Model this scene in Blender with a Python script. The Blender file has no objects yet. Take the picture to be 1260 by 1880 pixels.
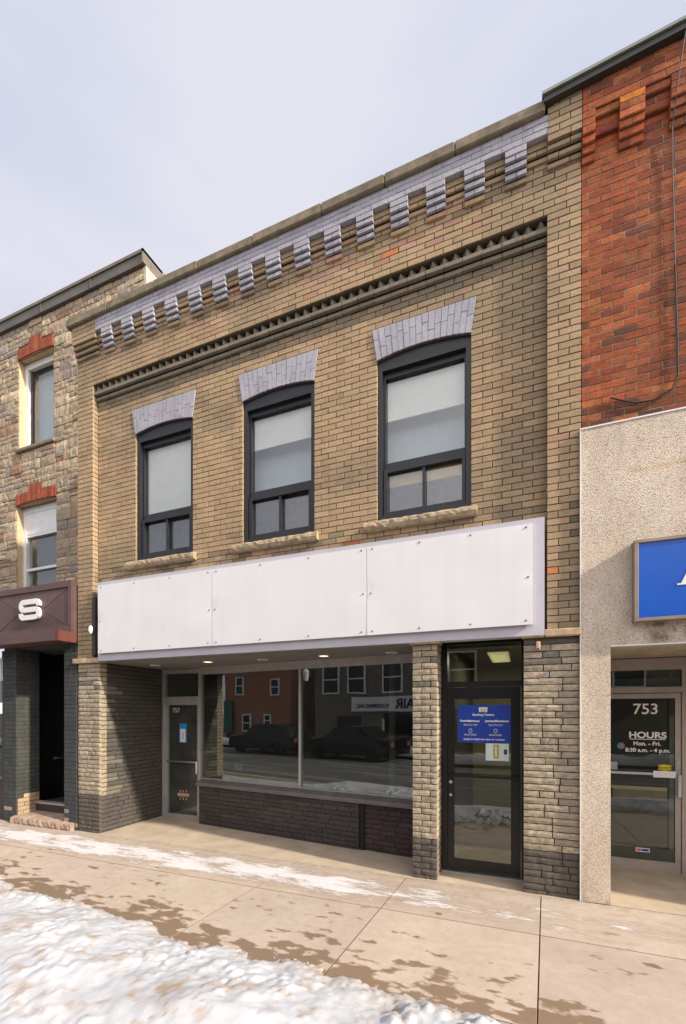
import bpy, math, random
import numpy as np
from mathutils import Vector, Matrix
R = math.radians
S = bpy.context.scene
COL = S.collection
rng = random.Random(7)

# ---------------------------------------------------------------- camera
cam_d = bpy.data.cameras.new("camera"); cam = bpy.data.objects.new("camera", cam_d); COL.objects.link(cam)
cam.location = (0, -5.3, 1.97); cam.rotation_euler = (R(90), 0, math.atan2(.3714, .9285))
cam_d.sensor_fit = 'VERTICAL'; cam_d.sensor_height = 36; cam_d.lens = 824/1880*36
cam_d.shift_y = 368/1880; cam_d.clip_start = .05; cam_d.clip_end = 3000
S.camera = cam
# ---------------------------------------------------------------- sky, sun, exposure
SUN = Vector((5.3, -1.0, 3.0)).normalized()
elev = math.asin(SUN.z); az = math.atan2(SUN.x, SUN.y)
W = bpy.data.worlds.new("World"); S.world = W; W.use_nodes = True
nt = W.node_tree; nt.nodes.clear()
def wn(t, **k):
    n = nt.nodes.new(t)
    for a, b in k.items(): setattr(n, a, b)
    return n
out = wn('ShaderNodeOutputWorld'); bg = wn('ShaderNodeBackground')
sky = wn('ShaderNodeTexSky', sky_type='NISHITA', sun_disc=False, sun_elevation=elev, sun_rotation=az, altitude=100, air_density=1.0, dust_density=3.0)
tc = wn('ShaderNodeTexCoord'); mp = wn('ShaderNodeMapping'); mp.inputs['Scale'].default_value = (1.2, 1.2, 3.2)
noi = wn('ShaderNodeTexNoise'); noi.inputs['Scale'].default_value = 1.6; noi.inputs['Detail'].default_value = 5; noi.inputs['Roughness'].default_value = .48
cr = wn('ShaderNodeValToRGB')
cr.color_ramp.elements[0].position = .38; cr.color_ramp.elements[0].color = (5.95, 6.25, 7.6, 1)
cr.color_ramp.elements[1].position = .60; cr.color_ramp.elements[1].color = (7.15, 7.15, 7.95, 1)
mx = wn('ShaderNodeMixRGB'); mx.inputs[0].default_value = .93
L = nt.links.new
L(tc.outputs['Generated'], mp.inputs['Vector']); L(mp.outputs[0], noi.inputs['Vector']); L(noi.outputs['Fac'], cr.inputs[0])
L(sky.outputs[0], mx.inputs[1]); L(cr.outputs[0], mx.inputs[2])
# hazy sky, with a broad glow added sunward as soft fill on the facade
dt = wn('ShaderNodeVectorMath', operation='DOT_PRODUCT'); dt.inputs[1].default_value = (SUN.x*.75, SUN.y-.55, SUN.z*.8); L(tc.outputs['Generated'], dt.inputs[0])
mxm = wn('ShaderNodeMath', operation='MAXIMUM'); mxm.inputs[1].default_value = 0; L(dt.outputs['Value'], mxm.inputs[0])
pw = wn('ShaderNodeMath', operation='POWER'); pw.inputs[1].default_value = 2.0; L(mxm.outputs[0], pw.inputs[0])
gm = wn('ShaderNodeMath', operation='MULTIPLY_ADD'); gm.inputs[1].default_value = 2.2; gm.inputs[2].default_value = 1.0; L(pw.outputs[0], gm.inputs[0])
vm = wn('ShaderNodeVectorMath', operation='SCALE'); vm.inputs[0].default_value = (12.2, 11.2, 10.0); L(pw.outputs[0], vm.inputs['Scale'])
va = wn('ShaderNodeVectorMath', operation='ADD'); L(vm.outputs[0], va.inputs[0]); L(mx.outputs[0], va.inputs[1])
L(va.outputs[0], bg.inputs[0]); L(bg.outputs[0], out.inputs[0])
bg.inputs[1].default_value = .090
sl = bpy.data.lights.new("sun", 'SUN'); sl.energy = 4.9; sl.angle = R(2.2); sl.color = (1.0, .90, .77)
so = bpy.data.objects.new("sun", sl); COL.objects.link(so); so.rotation_euler = (-SUN).to_track_quat('-Z', 'Y').to_euler(); so.location = (20, -10, 20)
S.view_settings.view_transform = 'Standard'; S.view_settings.look = 'None'; S.view_settings.exposure = .36; S.view_settings.gamma = 1
S.render.engine = 'CYCLES'
S.cycles.max_bounces = 8; S.cycles.transparent_max_bounces = 12; S.cycles.glossy_bounces = 4; S.cycles.diffuse_bounces = 4
S.cycles.use_denoising = True; S.cycles.caustics_reflective = False; S.cycles.caustics_refractive = False

# ---------------------------------------------------------------- numpy noise
def hsh(ix, iy, seed):
    n = (ix.astype(np.int64)*374761393 + iy.astype(np.int64)*668265263 + seed*1442695041) & 0x7fffffff
    n = ((n ^ (n >> 13))*1274126177) & 0x7fffffff
    return ((n ^ (n >> 16)) & 0xffff)/65535.0
def vnoise(x, y, seed=0):
    x = np.asarray(x, float); y = np.asarray(y, float)
    ix = np.floor(x); iy = np.floor(y); fx = x-ix; fy = y-iy
    fx = fx*fx*(3-2*fx); fy = fy*fy*(3-2*fy)
    a = hsh(ix, iy, seed); b = hsh(ix+1, iy, seed); c = hsh(ix, iy+1, seed); d = hsh(ix+1, iy+1, seed)
    return (a*(1-fx)+b*fx)*(1-fy)+(c*(1-fx)+d*fx)*fy
def fbm(x, y, seed=0, o=4, g=.5):
    s = 0; a = 1; t = 0
    for k in range(o):
        s = s+a*vnoise(np.asarray(x)*2**k+17.3*k, np.asarray(y)*2**k-9.1*k, seed+k); t += a; a *= g
    return s/t
def n1(x, y, seed=0, o=3): return float(fbm(np.array([x]), np.array([y]), seed, o)[0])

# ---------------------------------------------------------------- materials
MATS = {}
def newmat(name):
    m = bpy.data.materials.new(name); m.use_nodes = True; t = m.node_tree; p = t.nodes['Principled BSDF']; MATS[name] = m
    return m, t, p
def node(t, typ, **k):
    n = t.nodes.new(typ)
    for a, b in k.items():
        if a in n.inputs.keys() if isinstance(a, str) and a[0].isupper() else False: n.inputs[a].default_value = b
        else: setattr(n, a, b)
    return n
def noise(t, scale, detail=4, rough=.55, vec=None, sc=None):
    n = t.nodes.new('ShaderNodeTexNoise'); n.inputs['Scale'].default_value = scale; n.inputs['Detail'].default_value = detail; n.inputs['Roughness'].default_value = rough
    if vec is None:
        g = t.nodes.new('ShaderNodeNewGeometry'); vec = g.outputs['Position']
    if sc:
        mpp = t.nodes.new('ShaderNodeMapping'); mpp.inputs['Scale'].default_value = sc; t.links.new(vec, mpp.inputs['Vector']); vec = mpp.outputs[0]
    t.links.new(vec, n.inputs['Vector'])
    return n
def ramp(t, src, p0, p1, c0=(0, 0, 0, 1), c1=(1, 1, 1, 1)):
    r = t.nodes.new('ShaderNodeValToRGB'); e = r.color_ramp.elements
    e[0].position = p0; e[1].position = p1; e[0].color = c0; e[1].color = c1
    t.links.new(src, r.inputs[0]); return r
def mix(t, fac, a, b, mode='MIX'):
    m = t.nodes.new('ShaderNodeMixRGB'); m.blend_type = mode
    for i, v in ((0, fac), (1, a), (2, b)):
        if hasattr(v, 'is_linked') or hasattr(v, 'links'): t.links.new(v, m.inputs[i])
        else: m.inputs[i].default_value = v if i == 0 else (tuple(v)+(1,) if len(v) == 3 else v)
    return m.outputs[0]
def mth(t, op, a, b=None, clamp=False):
    m = t.nodes.new('ShaderNodeMath'); m.operation = op; m.use_clamp = clamp
    for i, v in ((0, a), (1, b)):
        if v is None: continue
        if isinstance(v, (int, float)): m.inputs[i].default_value = v
        else: t.links.new(v, m.inputs[i])
    return m.outputs[0]
def bump(t, p, src, strength=.3, dist=.01):
    b = t.nodes.new('ShaderNodeBump'); b.inputs['Strength'].default_value = strength; b.inputs['Distance'].default_value = dist
    t.links.new(src, b.inputs['Height']); t.links.new(b.outputs[0], p.inputs['Normal']); return b
def simple(name, col, rough=.6, metal=0, var=.12, scale=9, bmp=.0, bs=60, spec=.5):
    m, t, p = newmat(name)
    n = noise(t, scale, 5)
    f = ramp(t, n.outputs['Fac'], .3, .7)
    c = mix(t, f.outputs[0], tuple(max(0, x*(1-var)) for x in col), tuple(min(1, x*(1+var)) for x in col))
    t.links.new(c, p.inputs['Base Color'])
    p.inputs['Roughness'].default_value = rough; p.inputs['Metallic'].default_value = metal
    p.inputs['Specular IOR Level'].default_value = spec
    if bmp:
        n2 = noise(t, bs, 6); bump(t, p, n2.outputs['Fac'], bmp, .004)
    return m
def masonry_mat(name, mott=0.0, mcol=(.08, .07, .06), bs=70, bstr=.5, mscale=14, fine=.16):
    m, t, p = newmat(name)
    a = t.nodes.new('ShaderNodeAttribute'); a.attribute_name = 'Col'
    n = noise(t, 38, 6, .6)
    f = ramp(t, n.outputs['Fac'], .28, .72, (1-fine,)*3+(1,), (1+fine,)*3+(1,))
    c = mix(t, 1.0, a.outputs['Color'], f.outputs[0], 'MULTIPLY')
    n3 = noise(t, 1.7, 5, .65); f3 = ramp(t, n3.outputs['Fac'], .35, .7, (1.05, 1.04, 1.02, 1), (.86, .86, .86, 1))
    c = mix(t, 1.0, c, f3.outputs[0], 'MULTIPLY')
    if mott:
        n2 = noise(t, mscale, 6, .65, sc=(1, 1, 1.9)); f2 = ramp(t, n2.outputs['Fac'], .45, .62)
        k = mth(t, 'MULTIPLY', f2.outputs[0], mott)
        c = mix(t, k, c, mcol)
    if name == 'painted_brick':
        ck = noise(t, 42, 3, .6); g_ = noise(t, 2.4, 4, .6)
        cs = mth(t, 'ADD', mth(t, 'MULTIPLY', ck.outputs['Fac'], .8), mth(t, 'MULTIPLY', g_.outputs['Fac'], .35))
        kf = mth(t, 'MULTIPLY', ramp(t, cs, .705, .745).outputs[0], .7); c = mix(t, kf, c, (.16, .09, .055))
        gr = noise(t, 3.0, 7, .7, sc=(2.2, 2.2, .5)); gf = mth(t, 'MULTIPLY', ramp(t, gr.outputs['Fac'], .50, .70).outputs[0], .24); c = mix(t, gf, c, (.14, .115, .085))
    t.links.new(c, p.inputs['Base Color']); p.inputs['Roughness'].default_value = .88; p.inputs['Specular IOR Level'].default_value = .25
    nb = noise(t, bs, 8, .65); bump(t, p, nb.outputs['Fac'], bstr, .006)
    return m
masonry_mat('painted_brick', .0, fine=.13)
masonry_mat('rough_brick', .42, (.115, .105, .095), 55, .9, 16)
masonry_mat('dark_brick', .3, (.035, .033, .032), 55, .8, 12)
masonry_mat('red_brick', .42, (.10, .035, .022), 80, .7, 9, fine=.25)
masonry_mat('rubble_stone', .30, (.16, .12, .09), 28, 1.0, 7, fine=.28)
m, t, p = newmat('white_sheet')
n_ = noise(t, 3.2, 6, .6, sc=(2.4, 1, .16)); n2_ = noise(t, 1.6, 5, .6)
c = mix(t, mth(t, 'MULTIPLY', ramp(t, n_.outputs['Fac'], .45, .8).outputs[0], .14), (.77, .765, .785), (.50, .48, .47))
c = mix(t, mth(t, 'MULTIPLY', ramp(t, n2_.outputs['Fac'], .4, .75).outputs[0], .16), c, (.52, .52, .56))
t.links.new(c, p.inputs['Base Color']); p.inputs['Roughness'].default_value = .38
simple('white_board', (.50, .485, .54), .5, 0, .05, 3)
simple('soffit_grey', (.20, .19, .175), .7, 0, .08, 4)
simple('charcoal_frame', (.014, .0145, .019), .42, 0, .1, 8)
simple('black_frame', (.006, .006, .007), .35, 0, .1, 8)
simple('aluminium', (.44, .415, .41), .42, .35, .1, 6)
simple('bright_metal', (.7, .7, .7), .25, .9, .05)
simple('bare_aluminium', (.42, .37, .33), .45, .35, .1, 6)
simple('brown_metal', (.110, .062, .058), .5, .1, .22, 2.5, .1, 12)
simple('rusty_metal', (.15, .045, .028), .55, .1, .3, 4)
simple('coping_stone', (.20, .165, .115), .95, 0, .35, 7, .9, 35)
simple('flashing', (.125, .115, .100), .55, .2, .25, 1.2)
simple('flashing_edge', (.19, .155, .12), .6, .2, .25, 3)
simple('metal_cap', (.040, .041, .038), .5, .3, .2, 3)
simple('metal_cap_top', (.22, .24, .21), .5, .3, .2, 3)
simple('sill_stone', (.37, .285, .185), .95, 0, .38, 14, 1.0, 40)
simple('cap_stone', (.44, .33, .21), .95, 0, .3, 14, .9, 40)
simple('shop_sill', (.13, .115, .11), .6, 0, .2, 6, .2, 30)
simple('entry_concrete', (.44, .355, .26), .9, 0, .16, 3, .3, 120)
simple('sandstone_step', (.36, .26, .195), .95, 0, .35, 10, .9, 40)
simple('interior_dark', (.05, .052, .047), .9, 0, .1)
simple('interior_olive', (.30, .27, .18), .9, 0, .1)
simple('interior_floor', (.10, .10, .095), .6, 0, .1)
simple('blind', (.90, .87, .79), .8, 0, .03)
simple('curtain_grey', (.50, .56, .60), .8, 0, .05)
simple('screen_grey', (.065, .065, .068), .8, 0, .45, 26)
simple('tan_strip', (.58, .40, .20), .8, 0, .15)
simple('white_paint', (.74, .75, .76), .5, 0, .05, 5)
simple('cream_trim', (.55, .42, .26), .8, 0, .15)
simple('letter_white', (.80, .79, .76), .45, 0, .04)
simple('blue_face', (.002, .090, .50), .3, 0, .12, 1.2)
simple('blue_poster', (.008, .045, .33), .45, 0, .08, 6)
simple('cyan_paper', (.02, .25, .55), .5)
simple('pale_paper', (.60, .70, .66), .6, 0, .08, 20)
simple('gold_paper', (.50, .33, .06), .5)
simple('yellow_sticker', (.65, .55, .02), .5)
simple('red_sticker', (.55, .08, .08), .5)
simple('sign_frame', (.27, .215, .165), .5, .3, .15, 5)
simple('black_rubber', (.02, .02, .02), .7)
simple('cable_grey', (.07, .075, .09), .6)
simple('cable_dark', (.025, .015, .012), .7)
simple('taupe_wall', (.17, .15, .12), .85, 0, .08, 2)
simple('car_black', (.006, .006, .007), .25, .0, .0)
simple('car_glass', (.01, .01, .012), .05, 0, 0)
simple('navy_letter', (.01, .02, .08), .5)
simple('green_sign', (.02, .12, .07), .5)
simple('beige_plastic', (.50, .35, .24), .6)
simple('orange_brick', (.62, .16, .045), .9, 0, .3, 30, .5, 60)
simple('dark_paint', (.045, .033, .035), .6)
simple('counter_pale', (.34, .37, .33), .6)
# pebble-dash
m, t, p = newmat('pebble_dash')
v = t.nodes.new('ShaderNodeTexVoronoi'); v.inputs['Scale'].default_value = 115
g = t.nodes.new('ShaderNodeNewGeometry'); t.links.new(g.outputs['Position'], v.inputs['Vector'])
sx = t.nodes.new('ShaderNodeSeparateColor'); t.links.new(v.outputs['Color'], sx.inputs[0])
cr2 = t.nodes.new('ShaderNodeValToRGB'); el = cr2.color_ramp.elements
el[0].position = 0; el[0].color = (.42, .355, .30, 1); el[1].position = 1; el[1].color = (.88, .80, .68, 1)
for po, c in ((.12, (.58, .49, .415, 1)), (.3, (.76, .655, .545, 1)), (.7, (.84, .735, .62, 1)), (.85, (.72, .59, .47, 1))):
    e = cr2.color_ramp.elements.new(po); e.color = c
t.links.new(sx.outputs[0], cr2.inputs[0])
dk = ramp(t, v.outputs['Distance'], .25, .85, (1, 1, 1, 1), (.72, .69, .67, 1))
c = mix(t, 1, cr2.outputs[0], dk.outputs[0], 'MULTIPLY')
sp = t.nodes.new('ShaderNodeSeparateXYZ'); t.links.new(g.outputs['Position'], sp.inputs[0])
# algae stain under the blue sign and a rust run
def band(t, val, lo, hi, soft):
    a = mth(t, 'DIVIDE', mth(t, 'SUBTRACT', val, lo), soft, True); b = mth(t, 'DIVIDE', mth(t, 'SUBTRACT', hi, val), soft, True)
    return mth(t, 'MULTIPLY', a, b)
nz = noise(t, 7, 6, .65); nr = ramp(t, nz.outputs['Fac'], .40, .58)
al = mth(t, 'MULTIPLY', mth(t, 'MULTIPLY', band(t, sp.outputs[2], 2.63, 2.93, .08), band(t, sp.outputs[0], 1.10, 4, .12)), nr.outputs[0])
c = mix(t, mth(t, 'MULTIPLY', al, .75), c, (.12, .10, .055))
ru = mth(t, 'MULTIPLY', mth(t, 'MULTIPLY', band(t, sp.outputs[2], 4.36, 4.45, .04), band(t, sp.outputs[0], .95, 1.6, .1)), nr.outputs[0])
c = mix(t, mth(t, 'MULTIPLY', ru, .7), c, (.50, .30, .10))
bs_ = mth(t, 'MULTIPLY', band(t, sp.outputs[2], -1, .28, .25), nr.outputs[0])
c = mix(t, mth(t, 'MULTIPLY', bs_, .45), c, (.25, .18, .12))
pv = noise(t, 1.8, 7, .68, sc=(1.6, 1, .6)); c = mix(t, 1, c, ramp(t, pv.outputs['Fac'], .38, .68, (1.04, 1.04, 1.03, 1), (.80, .775, .73, 1)).outputs[0], 'MULTIPLY')
t.links.new(c, p.inputs['Base Color']); p.inputs['Roughness'].default_value = .85
bump(t, p, v.outputs['Distance'], .9, -.008)
# sidewalk concrete
m, t, p = newmat('sidewalk_concrete')
g = t.nodes.new('ShaderNodeNewGeometry'); sp = t.nodes.new('ShaderNodeSeparateXYZ'); t.links.new(g.outputs['Position'], sp.inputs[0])
X, Y = sp.outputs[0], sp.outputs[1]
na = noise(t, 1.3, 6, .6); nb = noise(t, 150, 3, .6); nc = noise(t, 9, 6, .7)
c = mix(t, ramp(t, na.outputs['Fac'], .3, .7).outputs[0], (.415, .340, .270), (.49, .410, .335))
c = mix(t, 1, c, ramp(t, nb.outputs['Fac'], .3, .7, (.90, .89, .88, 1), (1.06, 1.06, 1.06, 1)).outputs[0], 'MULTIPLY')
c = mix(t, 1, c, ramp(t, nc.outputs['Fac'], .35, .75, (1.03, 1.03, 1.03, 1), (.88, .86, .84, 1)).outputs[0], 'MULTIPLY')
sa = t.nodes.new('ShaderNodeAttribute'); sa.attribute_name = 'Col'; c = mix(t, 1, c, sa.outputs['Color'], 'MULTIPLY')
nsalt = noise(t, 1.9, 8, .75, sc=(.6, 1.4, 1)); c = mix(t, mth(t, 'MULTIPLY', ramp(t, nsalt.outputs['Fac'], .56, .72).outputs[0], .30), c, (.60, .56, .52))
npit = noise(t, 60, 2, .5); c = mix(t, mth(t, 'MULTIPLY', ramp(t, npit.outputs['Fac'], .66, .72).outputs[0], .35), c, (.22, .17, .13))
ngr = noise(t, 11, 6, .7); c = mix(t, mth(t, 'MULTIPLY', mth(t, 'MULTIPLY', band(t, Y, -.20, .5, .16), ramp(t, ngr.outputs['Fac'], .38, .62).outputs[0]), .55), c, (.20, .155, .115))
# wet melt-water patches: solid near the snow bank, single blobs further up
nw = noise(t, 7.5, 3, .5, sc=(.6, 1.2, 1)); nw2 = noise(t, 1.9, 5, .62, sc=(.8, 1, 1))
dist = mth(t, 'ADD', mth(t, 'ADD', Y, 2.20), mth(t, 'MULTIPLY', X, .060))
edge = mth(t, 'SUBTRACT', 1.3, mth(t, 'DIVIDE', dist, .25))      # 1 near snow, <0 away
edge = mth(t, 'MAXIMUM', mth(t, 'MINIMUM', edge, 1.6), -.55)
w = mth(t, 'ADD', mth(t, 'ADD', mth(t, 'MULTIPLY', nw.outputs['Fac'], .75), mth(t, 'MULTIPLY', nw2.outputs['Fac'], .55)), mth(t, 'MULTIPLY', edge, .10))
nw3 = noise(t, 45, 5, .7); w = mth(t, 'ADD', w, mth(t, 'MULTIPLY', nw3.outputs['Fac'], .05))
wet = ramp(t, w, .728, .776).outputs[0]
lim = band(t, Y, -9, -.55, .25)
wet = mth(t, 'MULTIPLY', wet, lim)
c = mix(t, mth(t, 'MULTIPLY', wet, .86), c, (.190, .125, .075))
# thin trodden snow along the shopfronts
ns = noise(t, 2.6, 10, .78, sc=(.5, 1.9, 1)); ns2 = noise(t, 22, 6, .75, sc=(.5, 1.5, 1))
strip = band(t, Y, -1.02, -.06, .30)
right = mth(t, 'DIVIDE', mth(t, 'SUBTRACT', .75, X), 3.4, True)
sf = mth(t, 'ADD', mth(t, 'ADD', mth(t, 'MULTIPLY', ns.outputs['Fac'], 1.35), mth(t, 'MULTIPLY', ns2.outputs['Fac'], .28)), mth(t, 'MULTIPLY', mth(t, 'MULTIPLY', strip, mth(t, 'ADD', mth(t, 'MULTIPLY', right, .52), .52)), .34))
sf = mth(t, 'MULTIPLY', sf, .75)
snow = ramp(t, sf, .79, .875).outputs[0]
snow = mth(t, 'MULTIPLY', snow, mth(t, 'GREATER_THAN', strip, .02))
snow = mth(t, 'MULTIPLY', snow, mth(t, 'MULTIPLY', strip, 3.0, True))
damp = mth(t, 'MULTIPLY', ramp(t, sf, .70, .80).outputs[0], mth(t, 'MULTIPLY', strip, 2.0, True))
c = mix(t, mth(t, 'MULTIPLY', damp, .45), c, (.27, .19, .125))
c = mix(t, mth(t, 'MULTIPLY', snow, .9), c, (.66, .645, .66))
low = mth(t, 'LESS_THAN', sp.outputs[2], -.0006)
c = mix(t, mth(t, 'MULTIPLY', low, mth(t, 'SUBTRACT', 1.0, mth(t, 'MULTIPLY', snow, .7))), c, (.22, .16, .11))
t.links.new(c, p.inputs['Base Color'])
rr = mth(t, 'SUBTRACT', .88, mth(t, 'MULTIPLY', wet, .45)); t.links.new(rr, p.inputs['Roughness'])
hb = mth(t, 'ADD', mth(t, 'MULTIPLY', nb.outputs['Fac'], .25), mth(t, 'MULTIPLY', snow, 1.2))
bump(t, p, hb, .5, .006)
# snow
m, t, p = newmat('snow')
g = t.nodes.new('ShaderNodeNewGeometry')
n_ = noise(t, 5, 7, .7); d_ = ramp(t, n_.outputs['Fac'], .66, .76)
n2_ = noise(t, 28, 5, .7); d2_ = ramp(t, n2_.outputs['Fac'], .66, .76)
a = t.nodes.new('ShaderNodeAttribute'); a.attribute_name = 'Col'
c = mix(t, mth(t, 'MULTIPLY', d_.outputs[0], .40), a.outputs['Color'], (.55, .42, .31))
c = mix(t, mth(t, 'MULTIPLY', d2_.outputs[0], .35), c, (.46, .36, .27))
t.links.new(c, p.inputs['Base Color']); p.inputs['Roughness'].default_value = .7
p.inputs['Subsurface Weight'].default_value = .25; p.inputs['Subsurface Radius'].default_value = (.03, .04, .05); p.inputs['Subsurface Scale'].default_value = .4
nb = noise(t, 90, 7, .75); bump(t, p, nb.outputs['Fac'], .6, .008)
# asphalt
m, t, p = newmat('asphalt')
n_ = noise(t, .8, 6, .6); n2_ = noise(t, 90, 3); nst = noise(t, 1.1, 6, .6, sc=(.12, 1.6, 1))
c = mix(t, ramp(t, n_.outputs['Fac'], .35, .65).outputs[0], (.075, .072, .068), (.115, .108, .10))
c = mix(t, mth(t, 'MULTIPLY', ramp(t, nst.outputs['Fac'], .5, .62).outputs[0], .6), c, (.24, .225, .21))
t.links.new(c, p.inputs['Base Color']); p.inputs['Roughness'].default_value = .75
bump(t, p, n2_.outputs['Fac'], .4, .006)
# glass
def glass(name, refl=.2, tint=(.82, .86, .84), k=1.3, rough=0.0, haze=.0):
    m = bpy.data.materials.new(name); m.use_nodes = True; t = m.node_tree; t.nodes.clear(); MATS[name] = m
    o = t.nodes.new('ShaderNodeOutputMaterial'); tr = t.nodes.new('ShaderNodeBsdfTransparent'); tr.inputs[0].default_value = tint+(1,)
    gl = t.nodes.new('ShaderNodeBsdfGlossy'); gl.inputs['Roughness'].default_value = rough
    ge = t.nodes.new('ShaderNodeNewGeometry'); dp = t.nodes.new('ShaderNodeVectorMath'); dp.operation = 'DOT_PRODUCT'
    t.links.new(ge.outputs['Incoming'], dp.inputs[0]); t.links.new(ge.outputs['Normal'], dp.inputs[1])
    fr = mth(t, 'POWER', mth(t, 'SUBTRACT', 1.0, mth(t, 'ABSOLUTE', dp.outputs['Value']), True), 5.0)
    f = mth(t, 'ADD', mth(t, 'MULTIPLY', fr, k), refl, True)
    rn = noise(t, 1.6, 2, .5); rb = t.nodes.new('ShaderNodeBump'); rb.inputs['Strength'].default_value = .10; rb.inputs['Distance'].default_value = .006; t.links.new(rn.outputs['Fac'], rb.inputs['Height']); t.links.new(rb.outputs[0], gl.inputs['Normal'])
    ms = t.nodes.new('ShaderNodeMixShader'); t.links.new(f, ms.inputs[0]); t.links.new(tr.outputs[0], ms.inputs[1]); t.links.new(gl.outputs[0], ms.inputs[2]); t.links.new(ms.outputs[0], o.inputs[0])
    if haze:  # painted haze: pale diffuse mixed in to lift the dark glass
        df = t.nodes.new('ShaderNodeBsdfDiffuse'); df.inputs[0].default_value = (.42, .42, .40, 1); m2 = t.nodes.new('ShaderNodeMixShader'); nd = noise(t, 3, 6, .7)
        t.links.new(mth(t, 'MULTIPLY', ramp(t, nd.outputs['Fac'], .2, .8).outputs[0], haze*2), m2.inputs[0]); t.links.new(ms.outputs[0], m2.inputs[1]); t.links.new(df.outputs[0], m2.inputs[2]); t.links.new(m2.outputs[0], o.inputs[0])
glass('hazed_glass', .12, (.72, .78, .74), .9, 0, .075)
glass('shop_glass', .17, (.72, .78, .74), .9, 0, .012); glass('door_glass', .12, (.62, .66, .62), .9); glass('dark_glass', .075, (.45, .48, .45), .8); glass('house_glass', .12, (.95, .97, .97), .9)
def emis(name, col, s):
    m, t, p = newmat(name); p.inputs['Base Color'].default_value = col+(1,); p.inputs['Emission Color'].default_value = col+(1,); p.inputs['Emission Strength'].default_value = s
emis('lamp_warm', (1.0, .68, .28), 2.6); emis('tube_light', (1.0, .80, .38), .75); emis('lamp_off', (.55, .53, .5), 0.0)

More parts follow.
